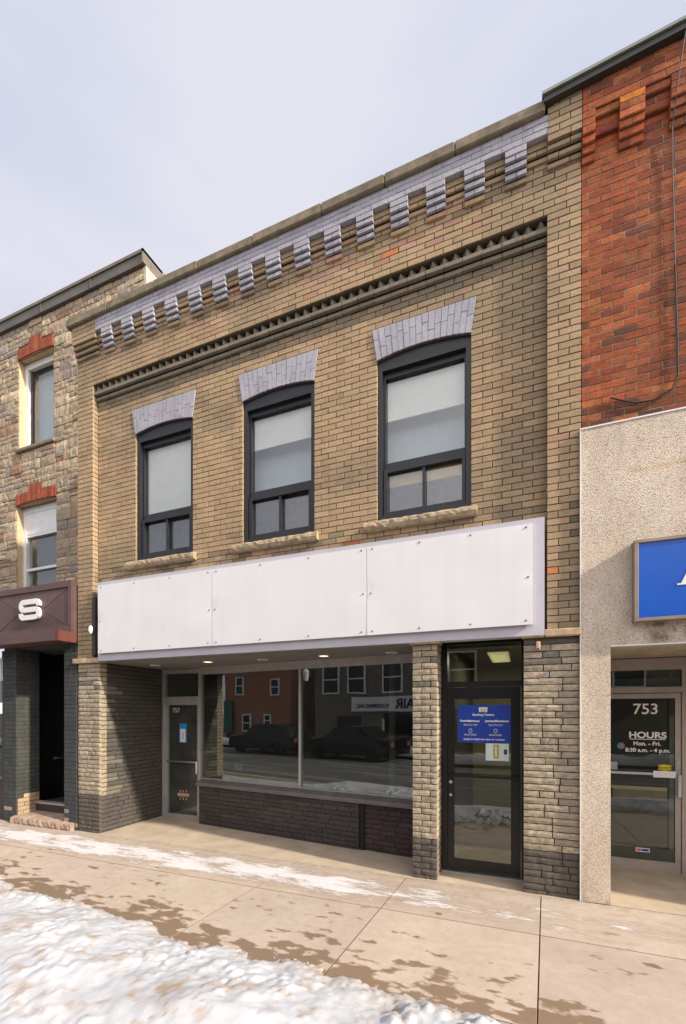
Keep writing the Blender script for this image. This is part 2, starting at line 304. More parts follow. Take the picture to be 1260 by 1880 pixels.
# ---------------------------------------------------------------- mesh helpers
class MB:
    def __init__(s): s.v = []; s.f = []; s.c = []
    def quad(s, a, b, c, d, col=None):
        i = len(s.v); s.v += [tuple(a), tuple(b), tuple(c), tuple(d)]; s.f.append((i, i+1, i+2, i+3)); s.c.append(col)
    def poly(s, pts, col=None):
        i = len(s.v); s.v += [tuple(q) for q in pts]; s.f.append(tuple(range(i, i+len(pts)))); s.c.append(col)
    def box(s, x0, x1, y0, y1, z0, z1, col=None, bev=0):
        if bev:
            b = min(bev, (x1-x0)*.4, (y1-y0)*.4, (z1-z0)*.4)
            P = []
            xs, ys, zs = (x0, x1), (y0, y1), (z0, z1)
            sg = (1, -1)
            for ix in (0, 1):
                for iy in (0, 1):
                    for iz in (0, 1):
                        X, Y, Z = xs[ix], ys[iy], zs[iz]; dx, dy, dz = sg[ix]*b, sg[iy]*b, sg[iz]*b
                        P.append(((X, Y+dy, Z+dz), (X+dx, Y, Z+dz), (X+dx, Y+dy, Z)))
            i0 = len(s.v)
            for tr in P: s.v += list(tr)
            def id(ix, iy, iz, k): return i0+(ix*4+iy*2+iz)*3+k
            F = []
            for ix in (0, 1): F.append([id(ix, 0, 0, 0), id(ix, 1, 0, 0), id(ix, 1, 1, 0), id(ix, 0, 1, 0)][::(1 if ix else -1)])
            for iy in (0, 1): F.append([id(0, iy, 0, 1), id(1, iy, 0, 1), id(1, iy, 1, 1), id(0, iy, 1, 1)][::(-1 if iy else 1)])
            for iz in (0, 1): F.append([id(0, 0, iz, 2), id(1, 0, iz, 2), id(1, 1, iz, 2), id(0, 1, iz, 2)][::(1 if iz else -1)])
            for iy in (0, 1):
                for iz in (0, 1): F.append([id(0, iy, iz, 1), id(1, iy, iz, 1), id(1, iy, iz, 2), id(0, iy, iz, 2)][::(1 if iy != iz else -1)])
            for ix in (0, 1):
                for iz in (0, 1): F.append([id(ix, 0, iz, 0), id(ix, 1, iz, 0), id(ix, 1, iz, 2), id(ix, 0, iz, 2)][::(-1 if ix != iz else 1)])
            for ix in (0, 1):
                for iy in (0, 1): F.append([id(ix, iy, 0, 0), id(ix, iy, 1, 0), id(ix, iy, 1, 1), id(ix, iy, 0, 1)][::(1 if ix != iy else -1)])
            for ix in (0, 1):
                for iy in (0, 1):
                    for iz in (0, 1): F.append([id(ix, iy, iz, 0), id(ix, iy, iz, 1), id(ix, iy, iz, 2)][::(1 if (ix+iy+iz) % 2 else -1)])
            for f in F: s.f.append(tuple(f)); s.c.append(col)
            return
        i = len(s.v)
        s.v += [(x0, y0, z0), (x1, y0, z0), (x1, y1, z0), (x0, y1, z0), (x0, y0, z1), (x1, y0, z1), (x1, y1, z1), (x0, y1, z1)]
        for f in ((0, 3, 2, 1), (4, 5, 6, 7), (0, 1, 5, 4), (1, 2, 6, 5), (2, 3, 7, 6), (3, 0, 4, 7)):
            s.f.append(tuple(i+k for k in f)); s.c.append(col)
    def obox(s, O, U, N, u0, u1, w0, w1, z0, z1, col=None):
        # oriented box: U along wall, N outward
        i = len(s.v)
        def q(u, w, z): return (O[0]+U[0]*u+N[0]*w, O[1]+U[1]*u+N[1]*w, O[2]+z)
        s.v += [q(u0, w0, z0), q(u1, w0, z0), q(u1, w1, z0), q(u0, w1, z0), q(u0, w0, z1), q(u1, w0, z1), q(u1, w1, z1), q(u0, w1, z1)]
        for f in ((0, 3, 2, 1), (4, 5, 6, 7), (0, 1, 5, 4), (1, 2, 6, 5), (2, 3, 7, 6), (3, 0, 4, 7)):
            s.f.append(tuple(i+k for k in f)); s.c.append(col)
    def cyl(s, a, b, r, n=16, r2=None, col=None, cap=True):
        a = Vector(a); b = Vector(b); d = (b-a).normalized(); r2 = r if r2 is None else r2
        u = d.orthogonal().normalized(); w = d.cross(u); i = len(s.v)
        for k in range(n):
            q = 2*math.pi*k/n; e = u*math.cos(q)+w*math.sin(q); s.v.append(tuple(a+e*r)); s.v.append(tuple(b+e*r2))
        for k in range(n):
            k2 = (k+1) % n; s.f.append((i+2*k, i+2*k2, i+2*k2+1, i+2*k+1)); s.c.append(col)
        if cap:
            s.f.append(tuple(i+2*k for k in range(n))[::-1]); s.c.append(col); s.f.append(tuple(i+2*k+1 for k in range(n))); s.c.append(col)
    def tube(s, pts, r, n=8):
        for a, b in zip(pts[:-1], pts[1:]): s.cyl(a, b, r, n)
    def build(s, name, mat, parent=None, smooth=False):
        me = bpy.data.meshes.new(name); me.from_pydata(s.v, [], s.f)
        if any(c is not None for c in s.c):
            at = me.color_attributes.new('Col', 'FLOAT_COLOR', 'CORNER')
            arr = np.ones((len(me.loops), 4), np.float32); k = 0
            for f, c in zip(s.f, s.c):
                n = len(f); cc = c if c is not None else (.5, .5, .5)
                arr[k:k+n, :3] = cc; k += n
            at.data.foreach_set('color', arr.ravel())
        me.materials.append(MATS[mat])
        if smooth:
            for pl in me.polygons: pl.use_smooth = True
        me.update()
        o = bpy.data.objects.new(name, me); COL.objects.link(o)
        if parent is not None: setparent(o, parent)
        return o
def wloc(o):
    v = Vector(o.location)
    return v if o.parent is None or o.type != 'EMPTY' else v
def setparent(o, p):
    o.parent = p
    q = p
    while q.parent is not None: q = q.parent
    if q is p: o.matrix_parent_inverse = Matrix.Translation(-Vector(p.location))
    # parts of parts: the part's own basis is identity in world terms
def tag(o, label=None, cat=None, group=None, kind=None):
    if label: o['label'] = label
    if cat: o['category'] = cat
    if group: o['group'] = group
    if kind: o['kind'] = kind
    return o
def thing(name, loc, label, cat, group=None):
    o = bpy.data.objects.new(name, None); COL.objects.link(o); o.location = loc; o.empty_display_size = .2
    return tag(o, label, cat, group)
def bx(name, mat, parent, *a, bev=0):
    m = MB(); m.box(*a, bev=bev); return m.build(name, mat, parent)
def group_empty(name, parent):
    o = bpy.data.objects.new(name, None); COL.objects.link(o); setparent(o, parent); return o
def text_part(s, name, body, mat, parent, x, y, z, size, ext=.001, sx=1.0, align='CENTER', rot=0, bold=0.0, shear=0):
    cu = bpy.data.curves.new(name, 'FONT'); cu.body = body; cu.size = size; cu.extrude = ext; cu.align_x = align; cu.offset = bold; cu.shear = shear
    o = bpy.data.objects.new(name, cu); COL.objects.link(o)
    dg = bpy.context.evaluated_depsgraph_get(); me = bpy.data.meshes.new_from_object(o.evaluated_get(dg)); bpy.data.objects.remove(o)
    M = Matrix.Translation((x, y, z)) @ Matrix.Rotation(rot, 4, 'Z') @ Matrix.Rotation(R(90), 4, 'X') @ Matrix.Scale(sx, 4, (1, 0, 0))
    me.transform(M); me.materials.clear(); me.materials.append(MATS[mat])
    ob = bpy.data.objects.new(name, me); COL.objects.link(ob); me.name = name
    if parent is not None: setparent(ob, parent)
    return ob

# ---------------------------------------------------------------- brickwork
def brick(mb, O, U, N, u0, u1, z0, z1, w, col, ch=.004, th=.03, rough=0.0, jit=.0012, nx=1, nz=1):
    """one brick: chamfered front at depth w (outward), body th deep"""
    j = lambda s=jit: rng.uniform(-s, s)
    w = w+j(.0018)
    def q(u, ww, z): return (O[0]+U[0]*u+N[0]*ww, O[1]+U[1]*u+N[1]*ww, O[2]+z)
    i = len(mb.v)
    ring = [(u0+j(), z0+j()), (u1+j(), z0+j()), (u1+j(), z1+j()), (u0+j(), z1+j())]
    for (u, z) in ring: mb.v.append(q(u, w-th, z))
    if not rough:
        for (u, z) in ring: mb.v.append(q(u, w-ch, z))
        for (u, z), (a, b) in zip(ring, ((1, 1), (-1, 1), (-1, -1), (1, -1))): mb.v.append(q(u+a*ch, w+j(.001), z+b*ch))
        for k in range(4):
            k2 = (k+1) % 4
            mb.f.append((i+k, i+k2, i+4+k2, i+4+k)); mb.c.append(col)
            mb.f.append((i+4+k, i+4+k2, i+8+k2, i+8+k)); mb.c.append(col)
        mb.f.append((i+8, i+9, i+10, i+11)); mb.c.append(col)
        return
    nx = max(2, int(round((u1-u0)/.045))) if nx == 1 else nx; nz = nz if nz > 1 else 2
    g0 = len(mb.v)
    for b in range(nz+1):
        for a in range(nx+1):
            ed = (a in (0, nx)) or (b in (0, nz)); cor = (a in (0, nx)) and (b in (0, nz))
            u = u0+(u1-u0)*a/nx; z = z0+(z1-z0)*b/nz
            if not ed: u += j((u1-u0)/nx*.25); z += j((z1-z0)/nz*.25)
            else: u += j(.002); z += j(.002)
            ww = w-(rough*1.1 if cor else rough*.8 if ed else 0)+rng.uniform(-rough, rough)*(.5 if ed else .9)
            mb.v.append(q(u, ww, z))
    for b in range(nz):
        for a in range(nx):
            k = g0+b*(nx+1)+a; mb.f.append((k, k+1, k+nx+2, k+nx+1)); mb.c.append(col)
    bot = [g0+a for a in range(nx+1)]; top = [g0+nz*(nx+1)+a for a in range(nx+1)][::-1]
    rt = [g0+b*(nx+1)+nx for b in range(nz+1)]; lf = [g0+b*(nx+1) for b in range(nz+1)][::-1]
    for side, (a, b) in ((bot, (i, i+1)), (rt, (i+1, i+2)), (top, (i+2, i+3)), (lf, (i+3, i))):
        mb.f.append((a, b)+tuple(side[::-1])); mb.c.append(col)
def courses(mb, O, U, N, z0, n, pitch, spans, w, colf, blen=.215, joint=.0085, mortar=(.10, .07, .045), rough=0, rnd=False, back=.010, off=0, bond='run', ch=.003, th=.03, jz=None):
    jz = joint if jz is None else jz
    for k in range(n):
        za = z0+k*pitch; zb = za+pitch; zm = (za+zb)/2
        for (a, b) in (spans(zm) if callable(spans) else spans):
            wk = w(zm) if callable(w) else w
            def q(u, z, d=0): return (O[0]+U[0]*u+N[0]*(wk-back-d), O[1]+U[1]*u+N[1]*(wk-back-d), O[2]+z)
            mb.quad(q(a+.002, za), q(b-.002, za), q(b-.002, zb), q(a+.002, zb), mortar)
            cuts = [a]
            if rnd:
                while cuts[-1] < b-.16 and b-a > .2:
                    cuts.append(cuts[-1]+rng.uniform(blen*.55, blen*1.5))
                if cuts[-1] > b-.06: cuts[-1] = b
                else: cuts.append(b)
                cuts = [min(c, b) for c in cuts]
            else:
                ph = (off+(blen/2 if k % 2 else 0)) % blen
                if bond == 'local': st = a+(blen/2 if (k+int(off)) % 2 else blen)
                else: st = math.floor((a-ph)/blen)*blen+ph+blen
                if st-a < .035: st += blen
                while st < b-.035:
                    cuts.append(st+rng.uniform(-.006, .006)); st += blen
                cuts.append(b)
            for c0, c1 in zip(cuts[:-1], cuts[1:]):
                if c1-c0 < .02: continue
                e0 = 0 if c0 == a else joint/2; e1 = 0 if c1 == b else joint/2
                brick(mb, O, U, N, c0+e0, c1-e1, za+jz/2, zb-jz/2, wk, colf((c0+c1)/2, zm), rough=rough, ch=ch, th=th)
def vary(c, v=.07, hue=.02):
    k = 1+rng.uniform(-v, v); return tuple(max(0, x*k*(1+rng.uniform(-hue, hue))) for x in c)
def lerp(a, b, t): return tuple(x*(1-t)+y*t for x, y in zip(a, b))
FU = (1, 0, 0); FN = (0, -1, 0)       # facade frame: u = X, outward = -Y
TAN = (.428, .308, .193)
orange = [(-1.45, 7.55), (.337, 3.518), (-2.046, 4.16)]
pinks = [(-3.80, 7.80), (-5.98, 7.74), (-.95, 7.49), (-2.35, 7.77), (-4.4, 7.62), (-2.5, 7.62), (-2.3, 7.60), (-2.15, 7.66), (-1.35, 7.62), (-.72, 7.64), (-2.7, 7.66), (.41, 5.27), (-2.45, 7.55)]
pinks.remove((.41, 5.27))
def tancol(x, z):
    c = vary(TAN, .075, .02)
    g_ = n1(x*1.1, z*1.6, 3, 4)
    if g_ > .56: c = lerp(c, (.27, .215, .145), min(.55, (g_-.56)*5))
    if rng.random() < .05: c = lerp(c, (.25, .19, .13), rng.uniform(.2, .6))
    if rng.random() < .012: c = lerp(c, (.40, .24, .16), .7)
    for (a, b) in orange:
        if abs(x-a) < .11 and abs(z-b) < .038 and rng.random() < .95: return vary((.50, .19, .075), .15)
    for (a, b) in pinks:
        if abs(x-a) < .12 and abs(z-b) < .045: return vary((.42, .265, .195), .1)
    if 7.42 < z < 7.95 and -4.4 < x < -.3 and rng.random() < .09: return vary((.38, .235, .155), .1)
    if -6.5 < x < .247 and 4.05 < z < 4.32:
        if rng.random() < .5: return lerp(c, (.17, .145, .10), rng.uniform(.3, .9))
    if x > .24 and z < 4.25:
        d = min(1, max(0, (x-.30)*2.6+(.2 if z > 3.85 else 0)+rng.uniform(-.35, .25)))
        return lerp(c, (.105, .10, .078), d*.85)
    if x < -6.5 and z < 4.1 and rng.random() < .5: return lerp(c, (.22, .18, .12), rng.uniform(0, .6))
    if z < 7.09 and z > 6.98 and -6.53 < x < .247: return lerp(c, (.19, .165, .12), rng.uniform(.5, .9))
    if -.02 < x < .247 and z < 7: c = lerp(c, (.20, .165, .115), rng.uniform(.1, .5))  # grime beside the right pilaster, with part of its shadow put into the colour
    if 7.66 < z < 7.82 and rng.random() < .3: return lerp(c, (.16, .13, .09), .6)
    return c
LAV = (.40, .395, .455)
def lavcol(x, z): return vary(LAV, .05, .012)
MORT = (.085, .058, .038)

# ================================================================ tan brick building
B = thing('brick_building', (-3.15, 0, 0), 'two storey tan painted brick shop building with three charcoal framed upper windows', 'building')
PI_ = .0749
WINS = [(-5.71, -4.58), (-3.70, -2.57), (-1.70, -.555)]
def upper_spans(z):
    sp = [(-6.53, .247)]
    for (a, b) in WINS:
        if 4.36 < z < 6.40: lo, hi = a, b
        elif 6.40 <= z < 6.785:
            tt = (z-6.38)/.40; lo, hi = a-.062*tt, b+.062*tt
        elif 4.23 < z <= 4.36: lo, hi = a-.15, b+.07
        else: continue
        ns_ = []
        for (p0, p1) in sp:
            if hi <= p0 or lo >= p1: ns_.append((p0, p1)); continue
            if lo > p0: ns_.append((p0, lo))
            if hi < p1: ns_.append((hi, p1))
        sp = ns_
    return sp
mb = MB(); O = (0, 0, 0)
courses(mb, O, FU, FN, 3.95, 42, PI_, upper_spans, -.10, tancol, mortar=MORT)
for a, b, s_ in ((-6.53, -6.2, 0),): pass
mb.box(-6.53, .247, .112, .16, 2.85, 3.95, (.2, .15, .1))
for (a, b) in WINS:                                   # brick jambs of each opening
    for sgn, xx in ((1, a), (-1, b)):
        mb.box(min(xx, xx-sgn*.03), max(xx, xx-sgn*.03), .1125, .26, 4.34, 6.42, (.30, .22, .13))
wall = mb.build('wall', 'painted_brick', B)
mb = MB()                                             # frieze between dentils and corbels
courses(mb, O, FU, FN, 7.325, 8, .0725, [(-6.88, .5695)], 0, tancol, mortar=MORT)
mb.box(-6.53, .247, .012, .14, 7.318, 7.90, (.10, .08, .05))
mb.box(-6.88, .5695, .045, .30, 7.90, 8.30, (.2, .15, .1))
frz_mb = mb
for (a, b, rl) in ((-6.88, -6.53, 1), (.247, .5695, -1)):
    mb = MB()
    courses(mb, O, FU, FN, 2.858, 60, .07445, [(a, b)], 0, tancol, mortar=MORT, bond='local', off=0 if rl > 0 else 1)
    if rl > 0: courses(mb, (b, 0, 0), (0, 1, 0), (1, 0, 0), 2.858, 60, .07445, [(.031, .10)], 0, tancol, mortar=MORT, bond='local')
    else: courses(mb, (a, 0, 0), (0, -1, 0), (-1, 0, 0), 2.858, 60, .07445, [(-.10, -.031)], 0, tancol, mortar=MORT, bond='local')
    mb.box(a+.012, b-.012, .011, .3, 2.858, 7.33, (.10, .08, .05))
    mb.build('pilaster', 'painted_brick', B)
# dentil band : sawtooth course over two corbelled stretcher courses
mb = MB()
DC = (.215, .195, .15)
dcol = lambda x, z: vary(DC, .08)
courses(mb, O, FU, FN, 7.085, 1, .075, [(-6.53, .247)], -.060, dcol, mortar=(.006, .005, .004), th=.042, jz=.028, joint=.005, back=.039)  # near-black gap below each course paints in the shade under the step
courses(mb, O, FU, FN, 7.16, 1, .075, [(-6.53, .247)], -.018, dcol, mortar=(.006, .005, .004), th=.055, jz=.026, joint=.005, back=.05)  # same near-black gap colour, painted shade under the step
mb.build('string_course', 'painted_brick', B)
mb = MB(); x = -6.47; k = 0
while x < .20:
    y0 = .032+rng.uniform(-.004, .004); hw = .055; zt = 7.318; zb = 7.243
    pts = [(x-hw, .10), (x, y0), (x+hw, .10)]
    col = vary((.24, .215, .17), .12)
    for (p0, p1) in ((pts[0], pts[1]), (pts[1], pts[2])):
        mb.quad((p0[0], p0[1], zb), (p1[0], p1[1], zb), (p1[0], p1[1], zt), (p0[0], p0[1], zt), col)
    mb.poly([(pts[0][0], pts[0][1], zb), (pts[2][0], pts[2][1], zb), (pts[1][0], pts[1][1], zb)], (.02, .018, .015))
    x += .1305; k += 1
mb.box(-6.53, .247, .095, .11, 7.235, 7.325, (.010, .008, .007))  # near-black backing and tooth undersides paint the shade around the teeth
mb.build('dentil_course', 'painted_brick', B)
# corbel table
mb = MB(); CP = .0705; zc0 = 8.085
courses(mb, O, FU, FN, zc0, 3, .066, [(-6.36, .247)], .10, lavcol, mortar=(.30, .28, .36), th=.08, joint=.006, back=.006)
blocks = [(-6.235+.4327*i) for i in range(15)]
def steps(a, b, colf, ws, ztop, mortar, m=mb, bond='run'):
    for k, wv in enumerate(ws):
        courses(m, O, FU, FN, ztop-(k+1)*CP, 1, CP, [(a, b)], wv, (colf if k < len(ws)-1 else tancol), mortar=(mortar if k < 1 else (.010, .008, .008)), th=.075, joint=.006, jz=(.007 if k < 1 else .022), back=(.007 if k < 1 else .034), bond='local', off=k)  # lower steps: black gap colour stands in for the shade beneath them
for xb in blocks:
    steps(xb, xb+.216, lavcol, (.10, .10, .078, .056, .030), zc0, (.26, .24, .30))
cw = mb.build('corbel_table', 'painted_brick', B)
mb = frz_mb
gaps = [(-6.36, blocks[0])]+[(blocks[i]+.216, blocks[i+1]) for i in range(14)]+[(blocks[14]+.216, .247)]
for (a, b) in gaps:
    for k, wv in enumerate((.045, .045, .022)):
        courses(mb, O, FU, FN, zc0-(k+1)*CP, 1, CP, [(a, b)], wv, tancol, mortar=(MORT if k < 1 else (.015, .012, .008)), th=.07, joint=.006, jz=(.007 if k < 1 else .024), back=(.010 if k < 1 else .024), bond='local', off=k)  # black gaps at the lower courses carry painted shade
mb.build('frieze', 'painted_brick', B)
# stepped ends of the pilasters at corbel height
for a, b in ((-6.88, -6.36), (.247, .5695)):
    mb = MB()
    courses(mb, O, FU, FN, 7.99, 4 if b < 0 else 6, .0725, [(a, b)], .10, tancol, mortar=MORT, th=.09, bond='local')
    for k, wv in enumerate((.075, .05, .025)):
        courses(mb, O, FU, FN, 7.99-(k+1)*.0735, 1, .0735, [(a, b)], wv, (lambda x, z: lerp(tancol(x, z), (.2, .18, .13), .35)), mortar=(.015, .012, .008), th=.075, joint=.006, jz=.026, back=.034, bond='local', off=k)  # dark gap colour imitates the shadow line under every step
    mb.build('pilaster_head', 'painted_brick', B)
# coping
mb = MB()
x = -6.97
while x < .22:
    x2 = min(.222, x+rng.uniform(.75, 1.05))
    if .222-x2 < .3: x2 = .222
    mb.box(x+.002, x2-.002, -.150+rng.uniform(-.003, .003), .34, 8.283, 8.405+rng.uniform(-.003, .003), bev=.012); x = x2
mb.build('coping', 'coping_stone', B)
bx('roof', 'flashing', B, -6.88, .56, .30, 9.0, 8.0, 8.1)
bx('side_wall', 'interior_dark', B, -6.9, -6.82, .32, 9.0, -.05, 8.0)
bx('side_wall', 'interior_dark', B, .50, .565, .32, 9.0, -.05, 8.0)
bx('rear_wall', 'interior_dark', B, -6.82, .50, 6.0, 6.1, -.05, 8.0)
bx('upper_floor', 'interior_floor', B, -6.82, .50, .30, 6.0, 3.2, 3.9)
# lintels, sills, windows
for wi, (a, b) in enumerate(WINS):
    mb = MB(); n = 16; zt = 6.782
    def xline(tt, z): return (a-.062*(z-6.38)/.40)*(1-tt)+(b+.062*(z-6.38)/.40)*tt
    def zin(tt): return 6.385+.058*(1-(2*tt-1)**2)
    mb.poly([(a, .096, 6.385)]+[(xline(i/12, zin(i/12)), .096, zin(i/12)) for i in range(13)]+[(b+.062, .096, zt), (a-.062, .096, zt)], (.24, .22, .28))
    for i in range(n):
        t0, t1 = i/n, (i+1)/n; tm = (t0+t1)/2; zb_ = zin(tm); col = lavcol(0, 0)
        cut = zb_+(zt-zb_)*(.36 if i % 2 else .64)+rng.uniform(-.01, .01)
        if rng.random() < .25: cut = zb_+(zt-zb_)*.5
        for (za, zb2) in ((None, cut), (cut, zt)):
            g = .0028
            def zz(tt): return zin(tt) if za is None else za+g
            p0 = (xline(t0, zz(t0))+g, zz(t0)); p1 = (xline(t1, zz(t1))-g, zz(t1)); p2 = (xline(t1, zb2)-g, zb2-g); p3 = (xline(t0, zb2)+g, zb2-g)
            yy = .084+rng.uniform(-.002, .002); P4 = (p0, p1, p2, p3)
            col = lavcol(0, 0)
            mb.quad(*[(q[0], yy, q[1]) for q in P4], col)
            for k in range(4):
                q, r_ = P4[k], P4[(k+1) % 4]; mb.quad((q[0], yy+.02, q[1]), (r_[0], yy+.02, r_[1]), (r_[0], yy, r_[1]), (q[0], yy, q[1]), col)
    ns_ = 12
    for i in range(ns_):
        t0, t1 = i/ns_, (i+1)/ns_
        mb.quad((xline(t0, zin(t0)), .0965, zin(t0)), (xline(t0, zin(t0)), .25, zin(t0)), (xline(t1, zin(t1)), .25, zin(t1)), (xline(t1, zin(t1)), .0965, zin(t1)), (.10, .09, .09))
    mb.build('lintel', 'painted_brick', B)
    # rock faced sill
    mb = MB(); s0, s1 = a-.15, b+.07; xs = np.linspace(s0, s1, 30)
    rows = [(4.352, .10), (4.352, .045), (4.325, .015), (4.285, .010), (4.250, .030), (4.243, .10)]
    i0 = len(mb.v)
    for xx in xs:
        for (z, y) in rows:
            r_ = .0075 if y < .09 else 0
            mb.v.append((xx, y+rng.uniform(-r_, r_), z+rng.uniform(-r_, r_)*.6))
    for i in range(len(xs)-1):
        for k in range(5):
            mb.f.append((i0+i*6+k, i0+i*6+k+1, i0+(i+1)*6+k+1, i0+(i+1)*6+k)); mb.c.append(None)
    mb.f.append(tuple(i0+k for k in range(6))[::-1]); mb.c.append(None); mb.f.append(tuple(i0+29*6+k for k in range(6))); mb.c.append(None)
    mb.build('sill', 'sill_stone', B)
    # window
    Wd = group_empty('window', B)
    mb = MB()
    fx0, fx1 = a+.004, b-.004; fz0 = 4.365
    mb.box(fx0, fx0+.058, .130, .26, fz0, 6.26); mb.box(fx1-.058, fx1, .130, .26, fz0, 6.26); mb.box(fx0+.058, fx1-.058, .132, .26, fz0, fz0+.07)
    # arched head panel
    pts = [(fx0, 6.262)]+[(fx1, 6.262)]+[(xline(1-i/12, 6.385), zin(1-i/12)+.004) for i in range(13)]
    mb.poly([(q[0], .131, q[1]) for q in pts]); mb.poly([(q[0], .24, q[1]) for q in pts][::-1])
    mb.quad((fx0, .131, 6.262), (fx0, .24, 6.262), (fx1, .24, 6.262), (fx1, .131, 6.262))
    mb.build('frame', 'charcoal_frame', Wd)
    mb = MB(); ix0, ix1 = fx0+.058, fx1-.058
    yf = .185
    mb.box(ix0, ix0+.030, yf, .27, fz0+.07, 6.262); mb.box(ix1-.022, ix1, yf, .27, fz0+.07, 6.262)
    mb.box(ix0+.030, ix1-.022, yf, .27, 6.19, 6.262)
    mb.box(ix0+.030, ix1-.022, yf-.01, .27, 5.035, 5.112)
    # lower sliding unit
    mb.box(ix0+.012, ix0+.06, yf-.03, .25, 4.44, 5.03); mb.box(ix1-.05, ix1-.012, yf-.03, .25, 4.44, 5.03)
    mb.box(ix0+.06, ix1-.05, yf-.03, .25, 4.985, 5.03); mb.box(ix0+.06, ix1-.05, yf-.03, .25, 4.44, 4.49)
    xm = (ix0+ix1)/2+.005
    mb.box(xm-.018, xm+.018, yf-.015, .25, 4.49, 4.985)
    mb.build('sash', 'charcoal_frame', Wd)
    bx('track', 'bare_aluminium', Wd, ix0+.030, ix0+.038, .20, .215, 4.50, 4.98)
    bx('pane', 'house_glass', Wd, ix0+.030, ix1-.022, .225, .231, 5.112, 6.19)
    bx('pane', 'house_glass', Wd, ix0+.06, xm-.018, .205, .211, 4.49, 4.985)
    bx('pane', 'house_glass', Wd, xm+.018, ix1-.05, .225, .231, 4.49, 4.985)
    zb_ = (5.10, 5.77, 5.71)[wi]
    mb = MB(); mb.box(ix0+.02, ix1-.02, .272, .276, zb_, 6.20); mb.box(ix0+.02, ix1-.02, .268, .282, zb_-.012, zb_+.010)
    mb.build('blind', 'blind', Wd)
    bx('curtain', 'curtain_grey' if wi else 'blind', Wd, ix0-.1, ix1+.1, .44, .446, 5.05, 6.3)
    mb = MB(); mb.box(ix0+.06, ix1-.05, .245, .247, 4.49, 4.985 if wi < 2 else 4.83)
    mb.build('insect_screen', 'screen_grey', Wd)
    if wi == 2: bx('board', 'tan_strip', Wd, ix0+.06, ix1-.05, .243, .249, 4.832, 4.985)  # tan strip across the top of the lower panes
    bx('reveal', 'interior_dark', Wd, ix0-.1, ix1+.1, .6, .62, 4.2, 5.05)

# ---- ground floor: piers
def piercol(base, top=3, dark=None):
    def f(x, z):
        if z < base: return vary((.115, .10, .085), .12)
        if z > 2.70 and dark: return vary((.10, .095, .085), .1)
        r_ = rng.random()
        if r_ < .22: return vary((.33, .28, .21), .12)
        if r_ < .36 and z > 2.2: return vary((.18, .165, .135), .1)
        return vary((.42, .35, .255), .13, .03)
    return f
def pier(a, b, base, cap, rnd, side=None, dark=False, n=39):
    mb = MB(); pc = piercol(base, dark=dark); p0 = -.03
    pitch = (2.775-p0)/n
    courses(mb, O, FU, FN, p0, n, pitch, [(a, b)], 0, pc, blen=.215 if not rnd else .26, rough=.006, rnd=rnd, mortar=(.032, .024, .018), bond='local', joint=.010, back=.016, th=.045)
    if side:
        courses(mb, (b, 0, 0), (0, 1, 0), (1, 0, 0), p0, n, pitch, [(.046, side)], 0, (lambda x, z: lerp(pc(x, z), (.46, .37, .25), .35)), rough=.004, mortar=(.032, .024, .018), bond='local', joint=.010, back=.012, th=.04)
    mb.box(a+.02, b-.02, .018, max(.3, (side or .3)), p0, 2.775, (.08, .06, .045))
    o = mb.build('pier', 'rough_brick', B)
    mb = MB()
    for (c0, c1, y1) in cap: mb.box(c0, c1, -.052+rng.uniform(-.004, .004), y1, 2.778, 2.856+rng.uniform(-.003, .003), bev=.010)
    mb.build('cap', 'cap_stone', o)
    return o
pier(-6.87, -6.39, .64, [(-6.945, -6.65, .11), (-6.646, -6.335, .11)], True)
pier(-1.221, -.936, .488, [(-1.262, -.885, .12)], False, side=.36)
pier(.013, .5645, .49, [(-.012, .215, .05), (.219, .569, .05)], True, dark=True)
# side wall of the recess
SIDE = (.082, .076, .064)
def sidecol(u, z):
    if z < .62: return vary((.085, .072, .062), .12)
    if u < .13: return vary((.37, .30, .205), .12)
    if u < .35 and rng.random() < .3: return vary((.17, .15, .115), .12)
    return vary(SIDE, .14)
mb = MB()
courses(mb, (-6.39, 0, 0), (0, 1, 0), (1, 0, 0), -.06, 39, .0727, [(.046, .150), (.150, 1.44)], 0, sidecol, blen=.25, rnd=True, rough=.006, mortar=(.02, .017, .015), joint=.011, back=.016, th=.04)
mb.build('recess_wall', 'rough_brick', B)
# angled shop window
B0 = Vector((-5.33, 1.14, 0)); B1 = Vector((-1.221, .632, 0)); UW = (B1-B0).normalized(); NW = Vector((UW.y, -UW.x, 0)); LW = (B1-B0).length
dkc = lambda x, z: vary((.068, .060, .056), .16)
mb = MB()
courses(mb, B0, UW, NW, -.05, 10, .0722, [(0.0, 3.17)], 0, dkc, blen=.24, rnd=True, rough=.005, mortar=(.022, .019, .018), joint=.009, back=.012, th=.04)
courses(mb, B0, UW, NW, -.05, 10, .0722, [(3.24, LW)], -.045, (lambda x, z: vary((.072, .050, .050), .16)), blen=.24, rnd=True, rough=.005, mortar=(.022, .018, .018), joint=.009, back=.012, th=.04)
mb.obox(B0, UW, NW, 3.165, 3.25, -.12, -.02, -.05, .672, (.02, .02, .02))
courses(mb, B0, (-NW.x, -NW.y, 0), (-UW.x, -UW.y, 0), -.05, 10, .0722, [(.041, .3)], 0, dkc, blen=.22, rough=.004, mortar=(.022, .019, .018), joint=.009, th=.04)
mb.obox(B0, UW, NW, .02, LW-.0, -.25, -.058, -.05, .672, (.02, .02, .02))
BK = mb.build('bulkhead', 'dark_brick', B)
mb = MB(); 
def oq(u, w, z): return tuple(B0+UW*u+NW*w+Vector((0, 0, z)))
prof = [(-.20, .775), (-.10, .775), (.035, .735), (.042, .715), (.040, .676), (.012, .672), (-.20, .672)]
for (w0, z0), (w1, z1) in zip(prof, prof[1:]+prof[:1]):
    mb.quad(oq(-.035, w0, z0), oq(-.035, w1, z1), oq(LW, w1, z1), oq(LW, w0, z0))
